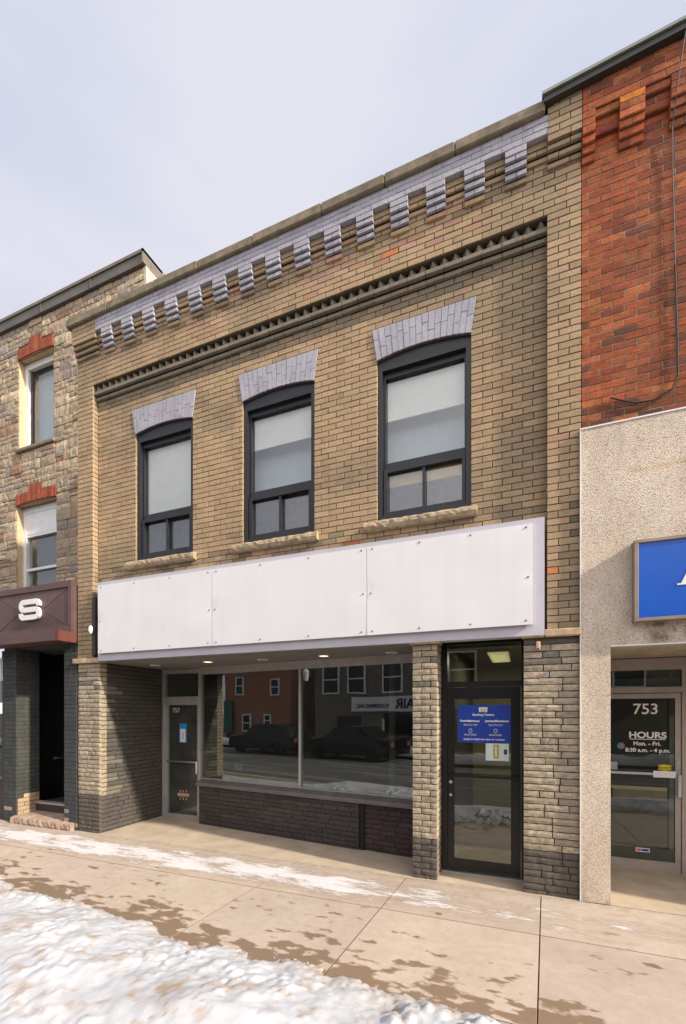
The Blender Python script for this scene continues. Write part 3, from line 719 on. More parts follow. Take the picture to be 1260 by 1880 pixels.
mb.poly([oq(-.035, w, z) for (w, z) in prof]); mb.poly([oq(LW, w, z) for (w, z) in prof][::-1])
mb.build('ledge', 'shop_sill', BK)
SW = group_empty('shop_window', B)
mb = MB(); GW = -.14; ux = lambda u: u
uL = -.12; uM = 2.08; 
mb.obox(B0, UW, NW, uL, uL+.055, GW-.05, GW+.04, .76, 2.78); mb.obox(B0, UW, NW, uM-.02, uM+.02, GW-.05, GW+.03, .785, 2.655)
mb.obox(B0, UW, NW, uL+.055, LW+.1, GW-.05, GW+.035, 2.655, 2.78)
mb.obox(B0, UW, NW, uL+.055, LW+.1, GW-.05, GW+.02, .775, .792)
mb.build('frame', 'aluminium', SW)
for (u0, u1) in ((uL+.055, uM-.02), (uM+.02, LW+.1)):
    mb = MB(); mb.obox(B0, UW, NW, u0, u1, GW-.006, GW, .792, 2.655); mb.build('pane', 'shop_glass', SW)
# lettering low on the glass
def wtext(body, u, z, size, mat, par, w=GW+.004, sx=1):
    q = B0+UW*u+NW*w
    return text_part(None, 'lettering', body, mat, par, q.x, q.y, z, size, rot=math.atan2(UW.y, UW.x), sx=sx)
wtext('757', .78, .98, .13, 'letter_white', SW, w=GW-.012)
wtext('751', .78, 2.5, .0001, 'letter_white', SW) if False else None
# left glazed door
D1 = group_empty('glazed_door', B)
mb = MB(); yd = 1.40
mb.box(-6.385, -6.335, yd-.03, yd+.07, -.04, 2.775); mb.box(-5.50, -5.455, yd-.03, yd+.07, -.04, 2.775)
mb.box(-6.335, -5.50, yd-.03, yd+.07, 2.70, 2.775); mb.box(-6.335, -5.50, yd-.035, yd+.07, 2.185, 2.265)
mb.box(-6.335, -6.265, yd-.015, yd+.04, -.02, 2.185); mb.box(-5.57, -5.50, yd-.015, yd+.04, -.02, 2.185)
mb.box(-6.265, -5.57, yd-.015, yd+.04, 2.11, 2.185); mb.box(-6.265, -5.57, yd-.015, yd+.04, -.02, .06)
mb.build('frame', 'aluminium', D1)
bx('pane', 'hazed_glass', D1, -6.265, -5.57, yd+.01, yd+.016, .06, 2.11)
bx('pane', 'hazed_glass', D1, -6.335, -5.50, yd+.01, yd+.016, 2.265, 2.70)
bx('push_bar', 'bright_metal', D1, -6.265, -5.57, yd-.045, yd-.02, 1.035, 1.065)
bx('handle', 'white_paint', D1, -5.565, -5.525, yd-.07, yd-.02, .84, 1.07, bev=.006)
bx('filler_panel', 'interior_dark', B, -5.455, -5.40, 1.36, 1.50, -.04, 2.78)
mb = MB()     # emblem low on the door
cx, cz = -5.91, .425
for k in range(5):
    xx = cx-.10+k*.05; mb.box(xx-.015, xx+.015, yd+.004, yd+.008, cz-.035, cz+.035)
mb.box(cx-.14, cx+.14, yd+.0045, yd+.0085, cz-.018, cz+.018)
for sx_ in (-.07, .0, .07):
    for sz in (-.075, .07): mb.box(cx+sx_-.012, cx+sx_+.012, yd+.004, yd+.008, cz+sz-.02, cz+sz+.02)
mb.build('emblem', 'beige_plastic', D1)
text_part(None, 'house_number', '757', 'letter_white', D1, -6.08, yd+.004, 1.97, .12)
# soffit and fascia over the recess
bx('soffit', 'soffit_grey', B, -6.40, -.93, .10, 1.80, 2.783, 2.86)
bx('soffit_strip', 'soffit_grey', B, -6.36, -1.2, -.055, .10, 2.790, 2.86)
LIGHTS = [(-5.86, .66, 0), (-4.67, .56, 1), (-3.70, .63, 0), (-2.64, .56, 1), (-1.64, .58, 0)]
for (lx, ly, on) in LIGHTS:
    dl = group_empty('downlight', B)
    mb = MB()
    n = 24; ring = [(.085, 2.781), (.082, 2.772), (.066, 2.772), (.062, 2.781)]; i0 = len(mb.v)
    for k in range(n):
        q = 2*math.pi*k/n
        for (r_, z) in ring: mb.v.append((lx+r_*math.cos(q), ly+r_*math.sin(q), z))
    for k in range(n):
        k2 = (k+1) % n
        for j in range(3): mb.f.append((i0+k*4+j, i0+k2*4+j, i0+k2*4+j+1, i0+k*4+j+1)); mb.c.append(None)
    mb.build('trim_ring', 'white_paint', dl, smooth=True)
    mb = MB(); mb.cyl((lx, ly, 2.776), (lx, ly, 2.7825), .062, 24); mb.build('bulb', 'lamp_warm' if on else 'soffit_grey', dl)
# main black entrance door with transom
D2 = group_empty('entrance_door', B)
mb = MB(); y = .35
mb.box(-.935, -.862, y-.02, y+.09, .0, 2.86); mb.box(-.012, .012, y-.02, y+.09, .0, 2.86)
mb.box(-.862, -.012, y-.02, y+.09, 2.80, 2.86); mb.box(-.862, -.012, y-.02, y+.09, 2.282, 2.345)
mb.build('frame', 'black_frame', D2)
mb = MB()
mb.box(-.856, -.785, y, y+.05, .03, 2.275); mb.box(-.128, -.018, y, y+.05, .03, 2.275); mb.box(-.785, -.128, y, y+.05, 2.135, 2.275); mb.box(-.785, -.128, y, y+.05, .03, .165)
mb.build('leaf', 'black_frame', D2)
bx('pane', 'door_glass', D2, -.785, -.128, y+.02, y+.026, .165, 2.135)
bx('pane', 'door_glass', D2, -.862, -.012, y+.02, y+.026, 2.345, 2.80)
bx('push_bar', 'black_frame', D2, -.84, -.05, y-.045, y-.02, 1.180, 1.215, bev=.005)
for z, r_ in ((1.115, .021), (.955, .016)):
    mb = MB(); mb.cyl((-.822, y-.02, z), (-.822, y, z), r_, 16); mb.build('lock', 'bright_metal', D2)
bx('threshold', 'bright_metal', D2, -.93, .01, y-.06, y+.06, -.005, .028)
bx('header', 'black_frame', B, -.935, .03, .02, .40, 2.862, 2.90)
# interiors
bx('interior_wall', 'interior_dark', B, -.98, -.94, .46, 5.9, 0, 3.1)
bx('interior_wall', 'interior_olive', B, -.94, .44, 4.2, 4.3, 0, 3.0)
bx('ceiling', 'interior_olive', B, -.94, .49, .46, 5.9, 2.98, 3.05)
bx('ceiling', 'soffit_grey', B, -6.8, -.98, 1.8, 5.9, 2.95, 3.05)
bx('interior_wall', 'interior_olive', B, .44, .49, .46, 5.9, 0, 2.98)
bx('interior_floor', 'interior_floor', B, -6.8, .49, .46, 6.0, -.06, -.012)
mb = MB(); mb.box(-.50, -.19, 1.75, 3.1, 2.87, 2.98); mb.build('ceiling_fixture', 'white_paint', B)
mb = MB(); mb.box(-.49, -.20, 1.76, 3.09, 2.855, 2.869); mb.build('ceiling_tube', 'tube_light', B)
tl = bpy.data.lights.new('tube_glow', 'AREA'); tl.shape = 'RECTANGLE'; tl.size = .22; tl.size_y = 1.15; tl.energy = 26; tl.color = (1, .85, .55)
to = bpy.data.objects.new('tube_glow', tl); COL.objects.link(to); to.location = (-.345, 2.43, 2.845)
mb = MB(); mb.box(-5.2, -1.3, 2.2, 3.6, 0, .55); mb.build('display_platform', 'counter_pale', B)
bx('interior_post', 'counter_pale', B, -2.2, -2.1, 2.4, 2.5, 0, 2.9)

# ================================================================ blank white sign
T = thing('sign_board', (-3.06, -.06, 2.8), 'long blank white sign board bolted across the tan shopfront', 'sign')
mb = MB(); mb.box(-6.345, .218, -.058, .095, 2.797, 4.058); mb.build('backing_board', 'white_board', T)
px = [-6.292, -4.069, -1.765, .105]
for a, b in zip(px[:-1], px[1:]):
    mb = MB(); nx, nz = 20, 8; i0 = len(mb.v); sd = rng.randint(0, 99)
    for j in range(nz+1):
        for i in range(nx+1):
            u = i/nx; v_ = j/nz; xx = a+.002+(b-a-.004)*u; zz = 2.912+(3.988-2.912)*v_
            w_ = .004*(n1(u*3, v_*2, sd)-.5)*2
            ed = min(u, 1-u)
            w_ += .006*math.exp(-((v_-.5)/.10)**2)*math.exp(-ed/.05)*-1
            mb.v.append((xx, -.105-w_, zz))
    for j in range(nz):
        for i in range(nx):
            k = i0+j*(nx+1)+i; mb.f.append((k, k+1, k+nx+2, k+nx+1)); mb.c.append(None)
    mb.box(a+.004, b-.004, -.0995, -.070, 2.914, 3.986)
    mb.build('panel', 'white_sheet', T)
bolts = []
for i in range(3):
    a, b = px[i], px[i+1]
    for k in range(4):
        xx = a+.07+(b-a-.14)*k/3
        bolts += [(xx, 3.955), (xx, 2.955)]
    bolts += [(a+.05, 3.42), (b-.05, 3.42)]
mb = MB(); mb.cyl((0, .002, 0), (0, -.0015, 0), .011, 10); mb.cyl((0, -.0015, 0), (0, -.004, 0), .006, 8); bm0 = None
for (xx, zz) in bolts:
    if bm0 is None:
        bo = mb.build('bolt', 'sign_frame', T); bm0 = bo
    else:
        bo = bm0.copy(); COL.objects.link(bo); setparent(bo, T)
    bo.location = (xx, -.1075, zz)

# small fixtures on the tan building
o = bx('dark_strip', 'dark_paint', None, -6.52, -6.45, -.03, .09, 2.90, 3.85, bev=.006); tag(o, 'narrow dark brown vertical strip beside the left end of the white sign', 'trim board')  # dark brown strip between the left pilaster and the sign
T2 = thing('wall_lamp', (-6.49, -.05, 3.30), 'small white oval lamp on the dark strip left of the white sign', 'wall lamp')
mb = MB(); n = 12
for j in range(6):
    for k in range(n):
        def pt(j, k): 
            a_ = math.pi*j/6; q = 2*math.pi*k/n; return (-6.49+.04*math.sin(a_)*math.cos(q), -.07+.035*math.sin(a_)*math.sin(q), 3.31+.07*math.cos(a_))
        mb.quad(pt(j, k), pt(j, k+1), pt(j+1, k+1), pt(j+1, k))
mb.build('globe', 'white_paint', T2, smooth=True)
bx('bracket', 'dark_paint', T2, -6.505, -6.475, -.045, -.03, 3.26, 3.36)
T3 = thing('door_bell', (.155, -.02, 2.66), 'small beige box under the stone cap right of the black door', 'sensor')
bx('housing', 'beige_plastic', T3, .135, .178, -.045, -.004, 2.645, 2.735, bev=.008); bx('lens', 'dark_paint', T3, .145, .168, -.050, -.0455, 2.652, 2.664)
o = bx('anchor_plug', 'cyan_paper', None, .236, .252, -.012, 0, 2.38, 2.41); tag(o, 'tiny blue plastic plug in the right stone pier', 'plug')

# posters in the doors
PO = thing('poster', (-.43, .33, 1.60), 'blue poster with white writing taped inside the black entrance door', 'poster')
bx('sheet', 'blue_poster', PO, -.742, -.128, .362, .364, 1.603, 2.06)
tx = lambda b_, x, z, s_, m_='letter_white', par=PO, yy=.3605, bold=0, sx=1: text_part(None, 'lettering', b_, m_, par, x, yy, z, s_, ext=.0005, bold=bold, sx=sx)
mb = MB(); mb.box(-.490, -.394, .358, .3615, 1.975, 2.015); mb.poly([(-.497, .358, 2.015), (-.387, .358, 2.015), (-.395, .358, 2.033), (-.489, .358, 2.033)]); mb.build('emblem', 'pale_paper', PO)
mb = MB(); [mb.box(-.470+.022*k, -.460+.022*k, .356, .3578, 1.978, 2.012) for k in range(3)]; mb.build('emblem_detail', 'gold_paper', PO)
tx('Banking Centre', -.44, 1.930, .040, bold=.0008)
tx('Yourbdabmna.ca', -.600, 1.857, .034, bold=.0014); tx('JasonandSavanna.ca', -.285, 1.857, .034, bold=.0014)
tx('905.537.1793', -.590, 1.808, .030); tx('226.979.4729', -.300, 1.808, .030)
for xx in (-.590, -.300):
    mb = MB(); n = 14
    for k in range(n):
        q0, q1 = 2*math.pi*k/n, 2*math.pi*(k+1)/n
        mb.quad(*[(xx+r_*.022*math.cos(q), .360, 1.748+r_*.026*math.sin(q)) for r_, q in ((1, q0), (1, q1), (.75, q1), (.75, q0))])
    mb.build('ring_mark', 'pale_paper', PO)
    tx('REGISTERED', xx, 1.690, .027)
tx('Quality Friendly Service Since the beginning', -.435, 1.636, .027, bold=.0008)
PN = thing('notice', (-.27, .34, 1.39), 'small pale notice with a gold drawing below the blue poster', 'notice')
bx('sheet', 'pale_paper', PN, -.412, -.150, .364, .366, 1.392, 1.598); bx('drawing', 'gold_paper', PN, -.325, -.262, .3615, .3635, 1.42, 1.585)
bx('drawing', 'pale_paper', PN, -.305, -.285, .3598, .3612, 1.44, 1.57); bx('drawing', 'dark_paint', PN, -.205, -.17, .362, .3635, 1.47, 1.53)
NL = thing('notice', (-5.92, 1.40, 1.37), 'blue and white notice on the glass of the left recessed door', 'notice')
bx('sheet', 'cyan_paper', NL, -6.00, -5.83, 1.403, 1.406, 1.40, 1.76); bx('page', 'white_paint', NL, -5.975, -5.855, 1.400, 1.4025, 1.42, 1.66)
bx('drawing', 'beige_plastic', NL, -5.93, -5.90, 1.398, 1.3995, 1.46, 1.60)

# ================================================================ stone building (left)
Q = thing('stone_building', (-8.9, 1.48, 0), 'rubble stone building with red brick window heads at the left edge', 'building')
YS = 1.48
SW_ = [(-10.72, -9.56, 7.98, 10.02), (-10.79, -9.47, 4.5, 6.70)]
def stonecol():
    r_ = rng.random()
    base = (.44, .345, .245) if r_ < .5 else (.36, .29, .215) if r_ < .75 else (.32, .275, .24) if r_ < .85 else (.54, .44, .31) if r_ < .95 else (.33, .20, .13)
    return vary(base, .14, .04)
mb = MB(); z = 3.9
while z < 10.80:
    h_ = rng.uniform(.10, .25); h_ = min(h_, 10.80-z) if 10.80-z > .08 else 10.80-z
    if h_ < .03: break
    zm = z+h_/2; spn = [(-13.5, -6.905)]
    for (a, b, c0, c1) in SW_:
        top = c1+.38
        if c0 < zm < c1: ns_ = []
        elif c1 <= zm < top: pass
        else: continue
        ky_ = (b-a)*.36
        if zm > c1+.28: lo, hi = a+ky_, b-ky_
        else: lo, hi = (a, b) if zm < c1 else (a-.02, b+.02)
        for (p0, p1) in spn:
            if hi <= p0 or lo >= p1: ns_.append((p0, p1)); continue
            if lo > p0: ns_.append((p0, lo))
            if hi < p1: ns_.append((hi, p1))
        spn = ns_
    for (p0, p1) in spn:
        mb.quad((p0, YS+.018, z), (p1, YS+.018, z), (p1, YS+.018, z+h_), (p0, YS+.018, z+h_), (.36, .29, .21))
        x = p0
        while x < p1-.01:
            w_ = rng.uniform(.16, .50); x2 = x+w_
            if p1-x2 < .12: x2 = p1
            sub = 2 if (h_ > .14 and rng.random() < .35) else 1
            for s_ in range(sub):
                brick(mb, (0, YS, 0), FU, FN, x+.006, x2-.006, z+.006+s_*h_/sub, z+(s_+1)*h_/sub-.006, rng.uniform(-.004, .012), stonecol(), rough=.011, nz=2, th=.06, jit=.005)
            x = x2
    z += h_
mb.build('wall', 'rubble_stone', Q)
mb = MB(); mb.box(-6.96, -6.90, YS+.0, 9.0, 3.9, 10.80, (.45, .42, .38)); mb.build('gable_wall', 'painted_brick', Q)
bx('interior_wall', 'interior_dark', Q, -13.4, -6.97, 2.6, 2.7, 3.9, 10.8)
mb = MB(); 
mb.box(-13.5, -6.93, YS-.06, 1.9, 10.80, 11.0); mb.quad((-13.5, YS-.062, 10.80), (-6.93, YS-.062, 10.80), (-6.93, YS-.062, 10.80), (-13.5, YS-.062, 10.80))
xx = -12.9
while xx < -7.2:
    mb.box(xx, xx+.012, YS-.078, YS-.06, 10.80, 11.0); xx += 1.52
mb.build('parapet_flashing', 'flashing', Q)
mb = MB(); mb.box(-13.5, -6.895, YS-.085, 1.9, 11.0, 11.06); mb.box(-6.93, -6.895, YS-.085, 2.0, 10.80, 11.06); mb.box(-6.99, -6.89, 1.9, 9.0, 10.80, 11.06); mb.build('coping', 'flashing_edge', Q)
bx('roof', 'flashing', Q, -13.5, -6.97, 1.9, 9.0, 10.7, 10.78)
for wi, (a, b, c0, c1) in enumerate(SW_):
    mb = MB(); n = 18; L_ = b-a+.02
    for i in range(n):
        x0 = a-.01+L_*i/n; x1 = x0+L_/n; tt = (i+.5)/n; key = abs(tt-.5) < .14
        z1 = c1+(.40 if key else .26)-.02*abs(tt-.5)
        z0_ = c1+.03*(1-(2*tt-1)**2)
        brick(mb, (0, YS, 0), FU, FN, x0+.003, x1-.003, z0_, z1, .015, vary((.34, .095, .05), .3, .08), th=.05)
    mb.box(a-.01, b+.01, YS+.004, YS+.03, c1, c1+.2, (.30, .16, .10))
    mb.build('lintel', 'red_brick', Q)
    Wd = group_empty('window', Q)
    mb = MB(); yb = YS+.22
    mb.box(a-.05, a+.0, YS+.02, yb+.1, c0, c1, ); mb.box(b, b+.05, YS+.02, yb+.1, c0, c1); mb.box(a-.05, b+.05, YS+.02, yb+.1, c1+.02, c1+.06)
    mb.build('jamb', 'cream_trim', Wd)
    mb = MB(); f0 = a+.0; f1 = b
    mb.box(f0, f0+.10, yb-.06, yb+.08, c0, c1); mb.box(f1-.06, f1, yb-.06, yb+.08, c0, c1); mb.box(f0, f1, yb-.062, yb+.08, c1-.14, c1); mb.box(f0, f1, yb-.062, yb+.08, c0, c0+.05)
    if wi == 1:
        mb.box(f0+.10, f1-.06, yb-.05, yb+.05, c1-.62, c1-.14); mb.box(f0+.10, f1-.06, yb-.04, yb+.05, c1-1.46, c1-1.40); mb.box(f0+.10, f1-.06, yb-.045, yb+.05, c1-.68, c1-.62)
    mb.build('frame', 'white_paint', Wd)
    if wi == 0:
        bx('sash', 'dark_paint', Wd, f0+.10, f0+.17, yb+.0, yb+.07, c0+.05, c1-.14); bx('head_shadow_gap', 'dark_paint', Wd, f0+.10, f1-.06, yb+.02, yb+.07, c1-.22, c1-.14)
    bx('pane', 'house_glass', Wd, f0+.10, f1-.06, yb+.02, yb+.026, c0+.05, c1-.14)
    bx('blind', 'curtain_grey' if wi == 0 else 'interior_dark', Wd, f0, f1, yb+.14, yb+.15, c0, c1)
    mb = MB(); mb.box(a-.06, b+.08, YS-.05, YS+.2, c0-.09, c0, bev=.02); mb.build('sill', 'coping_stone', Wd)
# projecting ground floor with dark painted brick piers
DG = (.052, .058, .060)
dgc = lambda x, z: (vary((.33, .26, .20), .2) if (z < .42 and -7.25 < x < -6.95 and rng.random() < .35) or (z < .30 and rng.random() < .25) else vary(DG, .1))
for (a, b) in ((-8.77, -8.44), (-7.204, -6.905)):
    mb = MB(); courses(mb, O, FU, FN, -.1, 56, .0735, [(a, b)], 0, dgc, mortar=(.03, .034, .036), joint=.007, back=.005, bond='local')
    if a < -8: courses(mb, (b, 0, 0), (0, 1, 0), (1, 0, 0), -.1, 45, .0735, [(.031, .42)], 0, (lambda u, z: vary((.42, .31, .2), .2) if z < .48 and rng.random() < .75 else vary((.058, .060, .056), .1)), mortar=(.03, .034, .032), joint=.007, back=.005, bond='local')
    mb.box(a+.01, b-.01, .006, .40, -.1, 4.1, (.04, .045, .045)); mb.build('pier', 'painted_brick', Q)
bx('shopfront_roof', 'flashing', Q, -13.5, -6.91, .05, 1.5, 4.02, 4.10)
bx('transom_wall', 'dark_paint', Q, -8.44, -7.2, .0, .06, 3.12, 4.05)
bx('entry_ceiling', 'interior_dark', Q, -8.80, -7.2, .061, 1.47, 3.12, 3.2)
bx('entry_wall', 'interior_dark', Q, -7.21, -7.19, .03, 1.45, 0, 3.12)
DD = group_empty('entry_door', Q)
mb = MB(); mb.box(-8.44, -7.21, .95, 1.0, .2, 3.12)
for k in range(4): mb.box(-8.35, -7.3, .935, .951, .35+k*.68, .93+k*.68, bev=.008)
mb.build('leaf', 'black_frame', DD)
mb = MB(); mb.cyl((-8.66, .93, 1.055), (-8.66, .89, 1.055), .015, 12); mb.cyl((-8.66, .89, 1.055), (-8.66, .85, 1.055), .03, 16, .024); mb.build('knob', 'bright_metal', DD)
# wider opening behind the left pier so the door reads through
bx('entry_side_wall', 'black_frame', Q, -8.80, -8.76, .42, .95, 0, 3.12)
bx('doorway_back', 'black_frame', Q, -8.78, -8.44, .93, .98, .2, 3.12)
bx('door_sill', 'bare_aluminium', Q, -8.46, -7.2, .33, .45, .285, .318); bx('sill_riser', 'dark_paint', Q, -8.46, -7.2, .35, .45, .12, .285)
bx('entry_platform', 'dark_paint', Q, -8.46, -7.2, .45, 1.45, .1, .30)
mb = MB(); xs = np.linspace(-8.46, -6.96, 26); i0 = 0
for xx in xs:
    for (yy, zz) in ((.35, .145), (-.02, .125), (-.075, .10), (-.085, .03), (-.07, -.02)):
        r_ = .012 if yy < .3 else 0; mb.v.append((xx, yy+rng.uniform(-r_, r_), zz+rng.uniform(-r_, r_)*.5))
for i in range(len(xs)-1):
    for k in range(4): mb.f.append((i*5+k, i*5+k+1, (i+1)*5+k+1, (i+1)*5+k)); mb.c.append(None)
mb.f.append((0, 1, 2, 3, 4)); mb.c.append(None); e_ = (len(xs)-1)*5; mb.f.append((e_+4, e_+3, e_+2, e_+1, e_)); mb.c.append(None)
mb.build('step', 'sandstone_step', Q)
SH = group_empty('shop_window', Q)
bx('pane', 'shop_glass', SH, -11.5, -8.9, .10, .106, .7, 3.0); bx('frame', 'dark_paint', SH, -8.9, -8.77, .04, .2, .0, 3.1); bx('stall_riser', 'dark_paint', SH, -11.5, -8.9, .04, .2, -.1, .7)
bx('trim', 'white_paint', SH, -9.02, -8.86, -.01, .035, 2.55, 2.95); bx('trim', 'white_paint', SH, -9.02, -8.86, -.01, .035, 1.95, 2.15)
bx('backdrop', 'interior_dark', SH, -11.5, -8.78, .9, 1.0, 0, 3.1)
# brown fascia box with the letter
FS = thing('fascia_sign', (-7.9, -.07, 3.1), 'brown metal fascia box with a raised white letter S over the dark entrance', 'sign')
mb = MB(); mb.box(-11.5, -6.905, -.065, .0, 3.30, 4.16)
for (a, b, c0, c1) in ((-11.5, -6.905, 4.055, 4.16), (-11.5, -6.905, 3.30, 3.41)): mb.box(a, b, -.092, -.0655, c0, c1, bev=.004)
mb.box(-6.99, -6.903, -.0925, -.066, 3.41, 4.055, bev=.004)
mb.build('box', 'brown_metal', FS)
mb = MB()
for pc_ in (-7.89, -9.8):
    ax0, ax1, az0, az1 = pc_-.92, pc_+.90, 3.41, 4.055
    mb.quad((ax0, -.068, az0), (ax1, -.068, az0), (ax1, -.068, az1), (ax0, -.068, az1)) if False else None
    c_ = (pc_, -.085, (az0+az1)/2); q = [(ax0, -.0665, az0), (ax1, -.0665, az0), (ax1, -.0665, az1), (ax0, -.0665, az1)]
    cc = (c_[0]-.28, c_[1], c_[2]); cd = (c_[0]+.28, c_[1], c_[2])
    mb.poly([q[0], q[1], cd, cc]); mb.poly([q[1], q[2], cd]); mb.poly([q[2], q[3], cc, cd]); mb.poly([q[3], q[0], cc])
    for (p_, e_) in ((q[0], cc), (q[3], cc), (q[1], cd), (q[2], cd)): mb.cyl(p_, e_, .006, 6)
mb.build('pyramid_panel', 'brown_metal', FS)
bx('lower_lip', 'brown_metal', FS, -11.5, -6.99, -.32, .0, 3.13, 3.298, bev=.004)
bx('lip_end', 'rusty_metal', FS, -6.989, -6.904, -.3205, .0, 3.129, 3.299)
def ribbon(mb, pts, w, y0, y1):
    n = len(pts); Ls = []; Rs = []
    for i, p_ in enumerate(pts):
        a_ = pts[max(0, i-1)]; b_ = pts[min(n-1, i+1)]; dx, dz = b_[0]-a_[0], b_[1]-a_[1]; l_ = math.hypot(dx, dz); nx_, nz_ = -dz/l_, dx/l_
        Ls.append((p_[0]+nx_*w/2, p_[1]+nz_*w/2)); Rs.append((p_[0]-nx_*w/2, p_[1]-nz_*w/2))
    for i in range(n-1):
        q = (Ls[i], Rs[i], Rs[i+1], Ls[i+1])
        mb.quad(*[(a_, y0, b_) for a_, b_ in q]); 
        mb.quad((Ls[i][0], y0, Ls[i][1]), (Ls[i+1][0], y0, Ls[i+1][1]), (Ls[i+1][0], y1, Ls[i+1][1]), (Ls[i][0], y1, Ls[i][1]))
        mb.quad((Rs[i][0], y0, Rs[i][1]), (Rs[i][0], y1, Rs[i][1]), (Rs[i+1][0], y1, Rs[i+1][1]), (Rs[i+1][0], y0, Rs[i+1][1]))
    for i in (0, n-1): mb.quad((Ls[i][0], y0, Ls[i][1]), (Rs[i][0], y0, Rs[i][1]), (Rs[i][0], y1, Rs[i][1]), (Ls[i][0], y1, Ls[i][1]))
def arc(cx, cz, r_, a0, a1, n=6): return [(cx+r_*math.cos(R(a0+(a1-a0)*i/n)), cz+r_*math.sin(R(a0+(a1-a0)*i/n))) for i in range(n+1)]
cx, cz = -7.905, 3.745; hw, hh, r_ = .225, .135, .062
path = [(cx+hw, cz+.065)]+arc(cx+hw-r_, cz+hh-r_, r_, 0, 90)+arc(cx-hw+r_, cz+hh-r_, r_, 90, 270)[0:13]
path = [(cx+hw+.0, cz+.055)]+arc(cx+hw-r_, cz+hh-r_, r_, 0, 90)+arc(cx-hw+.0675, cz+.0675, .0675, 90, 270, 10)+arc(cx+hw-.0675, cz-.0675, .0675, 90, -90, 10)+arc(cx-hw+r_, cz-hh+r_, r_, 270, 180)+[(cx-hw, cz-.055)]
mb = MB(); ribbon(mb, path, .085, -.125, -.08); mb.build('letter', 'letter_white', FS)

# ================================================================ red brick building (right)
Rb = thing('brick_building', (1.9, 0, 0), 'red brick building with a pebble dashed ground floor at the right edge', 'building')
XR = 3.4
def redcol(x, z):
    r_ = rng.random(); g = n1(x*.9, z*.9, 11)
    base = (.37, .098, .040) if r_ < .6 else (.43, .135, .052) if r_ < .82 else (.27, .068, .036) if r_ < .94 else (.18, .065, .045)
    c = vary(base, .15, .06)
    if g > .60: c = lerp(c, (.17, .06, .04), .4)
    if z < 5.15: c = lerp(c, (.09, .045, .03), rng.uniform(.2, .9))
    elif x > .9 and n1(x*3, z*.5, 21) > .52: c = lerp(c, (.13, .05, .035), rng.uniform(.15, .6))
    if .92 < x < 1.12 and 8.06 < z < 8.14: c = (.62, .21, .03)
    return c
RM = (.30, .235, .16)
mb = MB()
courses(mb, O, FU, FN, 4.925, 46, .0748, [(.575, XR)], 0, redcol, mortar=RM, joint=.009, back=.004, rough=.0)
mb.box(.575, XR, .02, .3, 4.9, 8.40, (.1, .06, .04))
mb.build('wall', 'red_brick', Rb)
mb = MB(); 
def rstep(a, b, ws, ztop):
    for k, wv in enumerate(ws): courses(mb, O, FU, FN, ztop-(k+1)*.0745, 1, .0745, [(a, b)], wv, redcol, mortar=RM, th=.1, joint=.008, back=.005, bond='local', off=k)
courses(mb, O, FU, FN, 8.135, 4, .0735, [(.575, XR)], .10, redcol, mortar=RM, th=.1, joint=.008, back=.005)
rstep(.575, .690, (.10, .10, .10, .075, .05, .025), 8.135)
x = .690
while x < XR-.4:
    rstep(x, x+.215, (.08, .045, .045, .0), 8.135); rstep(x+.215, x+.43, (.10, .10, .10, .078, .055, .03), 8.135); x += .43
mb.build('corbel_table', 'red_brick', Rb)
mb = MB()
def slab(x0, x1, y0, y1, za0, za1, h_):
    i = len(mb.v); mb.v += [(x0, y0, za0), (x1, y0, za1), (x1, y1, za1), (x0, y1, za0), (x0, y0, za0+h_), (x1, y0, za1+h_), (x1, y1, za1+h_), (x0, y1, za0+h_)]
    for f in ((0, 3, 2, 1), (4, 5, 6, 7), (0, 1, 5, 4), (1, 2, 6, 5), (2, 3, 7, 6), (3, 0, 4, 7)): mb.f.append(tuple(i+k for k in f)); mb.c.append(None)
slab(.205, XR, -.165, .5, 8.352, 8.57, .062); CO = mb.build('coping', 'metal_cap', Rb)
mb = MB(); slab(.19, XR, -.185, .5, 8.415, 8.634, .030); mb.build('coping_edge', 'metal_cap_top', CO)
bx('roof', 'flashing', Rb, .6, XR, .3, 9, 8.2, 8.3)
mb = MB(); mb.box(.566, .835, -.03, 1.3, -.03, 2.65); mb.box(.566, XR, -.03, .3, 2.65, 4.915); mb.box(3.0, XR, -.03, 1.3, -.03, 2.65)
mb.build('pebble_wall', 'pebble_dash', Rb)
mb = MB(); mb.box(.556, .566, -.036, -.02, .0, 4.925); mb.box(.556, XR, -.038, .0, 4.915, 4.93); mb.box(.835, 3.0, -.040, -.025, 2.640, 2.652)
mb.build('edge_trim', 'white_paint', Rb)
mb = MB(); mb.box(.835, 3.0, .30, 1.3, 2.655, 2.72); mb.build('soffit', 'pebble_dash', Rb)
D3 = group_empty('glazed_door', Rb)
y = 1.32; mb = MB()
mb.box(.84, .90, y-.03, y+.07, -.02, 2.64); mb.box(1.80, 1.87, y-.03, y+.07, -.02, 2.64); mb.box(.90, 1.80, y-.03, y+.07, 2.50, 2.64); mb.box(.90, 1.80, y-.03, y+.07, 2.215, 2.285)
mb.box(1.87, 3.0, y-.03, y+.07, 2.52, 2.64); mb.box(1.87, 3.0, y-.03, y+.07, -.02, .35); mb.box(1.87, 3.0, y-.03, y+.07, 2.215, 2.26)
mb.box(.905, .965, y-.01, y+.04, .0, 2.205); mb.box(1.735, 1.795, y-.01, y+.04, .0, 2.205); mb.box(.965, 1.735, y-.01, y+.04, 2.145, 2.205); mb.box(.965, 1.735, y-.01, y+.04, .0, .125)
mb.build('frame', 'bare_aluminium', D3)
bx('pane', 'dark_glass', D3, .965, 1.735, y+.012, y+.018, .125, 2.145); bx('pane', 'door_glass', D3, .90, 1.80, y+.012, y+.018, 2.285, 2.50); bx('pane', 'door_glass', D3, 1.87, 3.0, y+.012, y+.018, .35, 2.52)
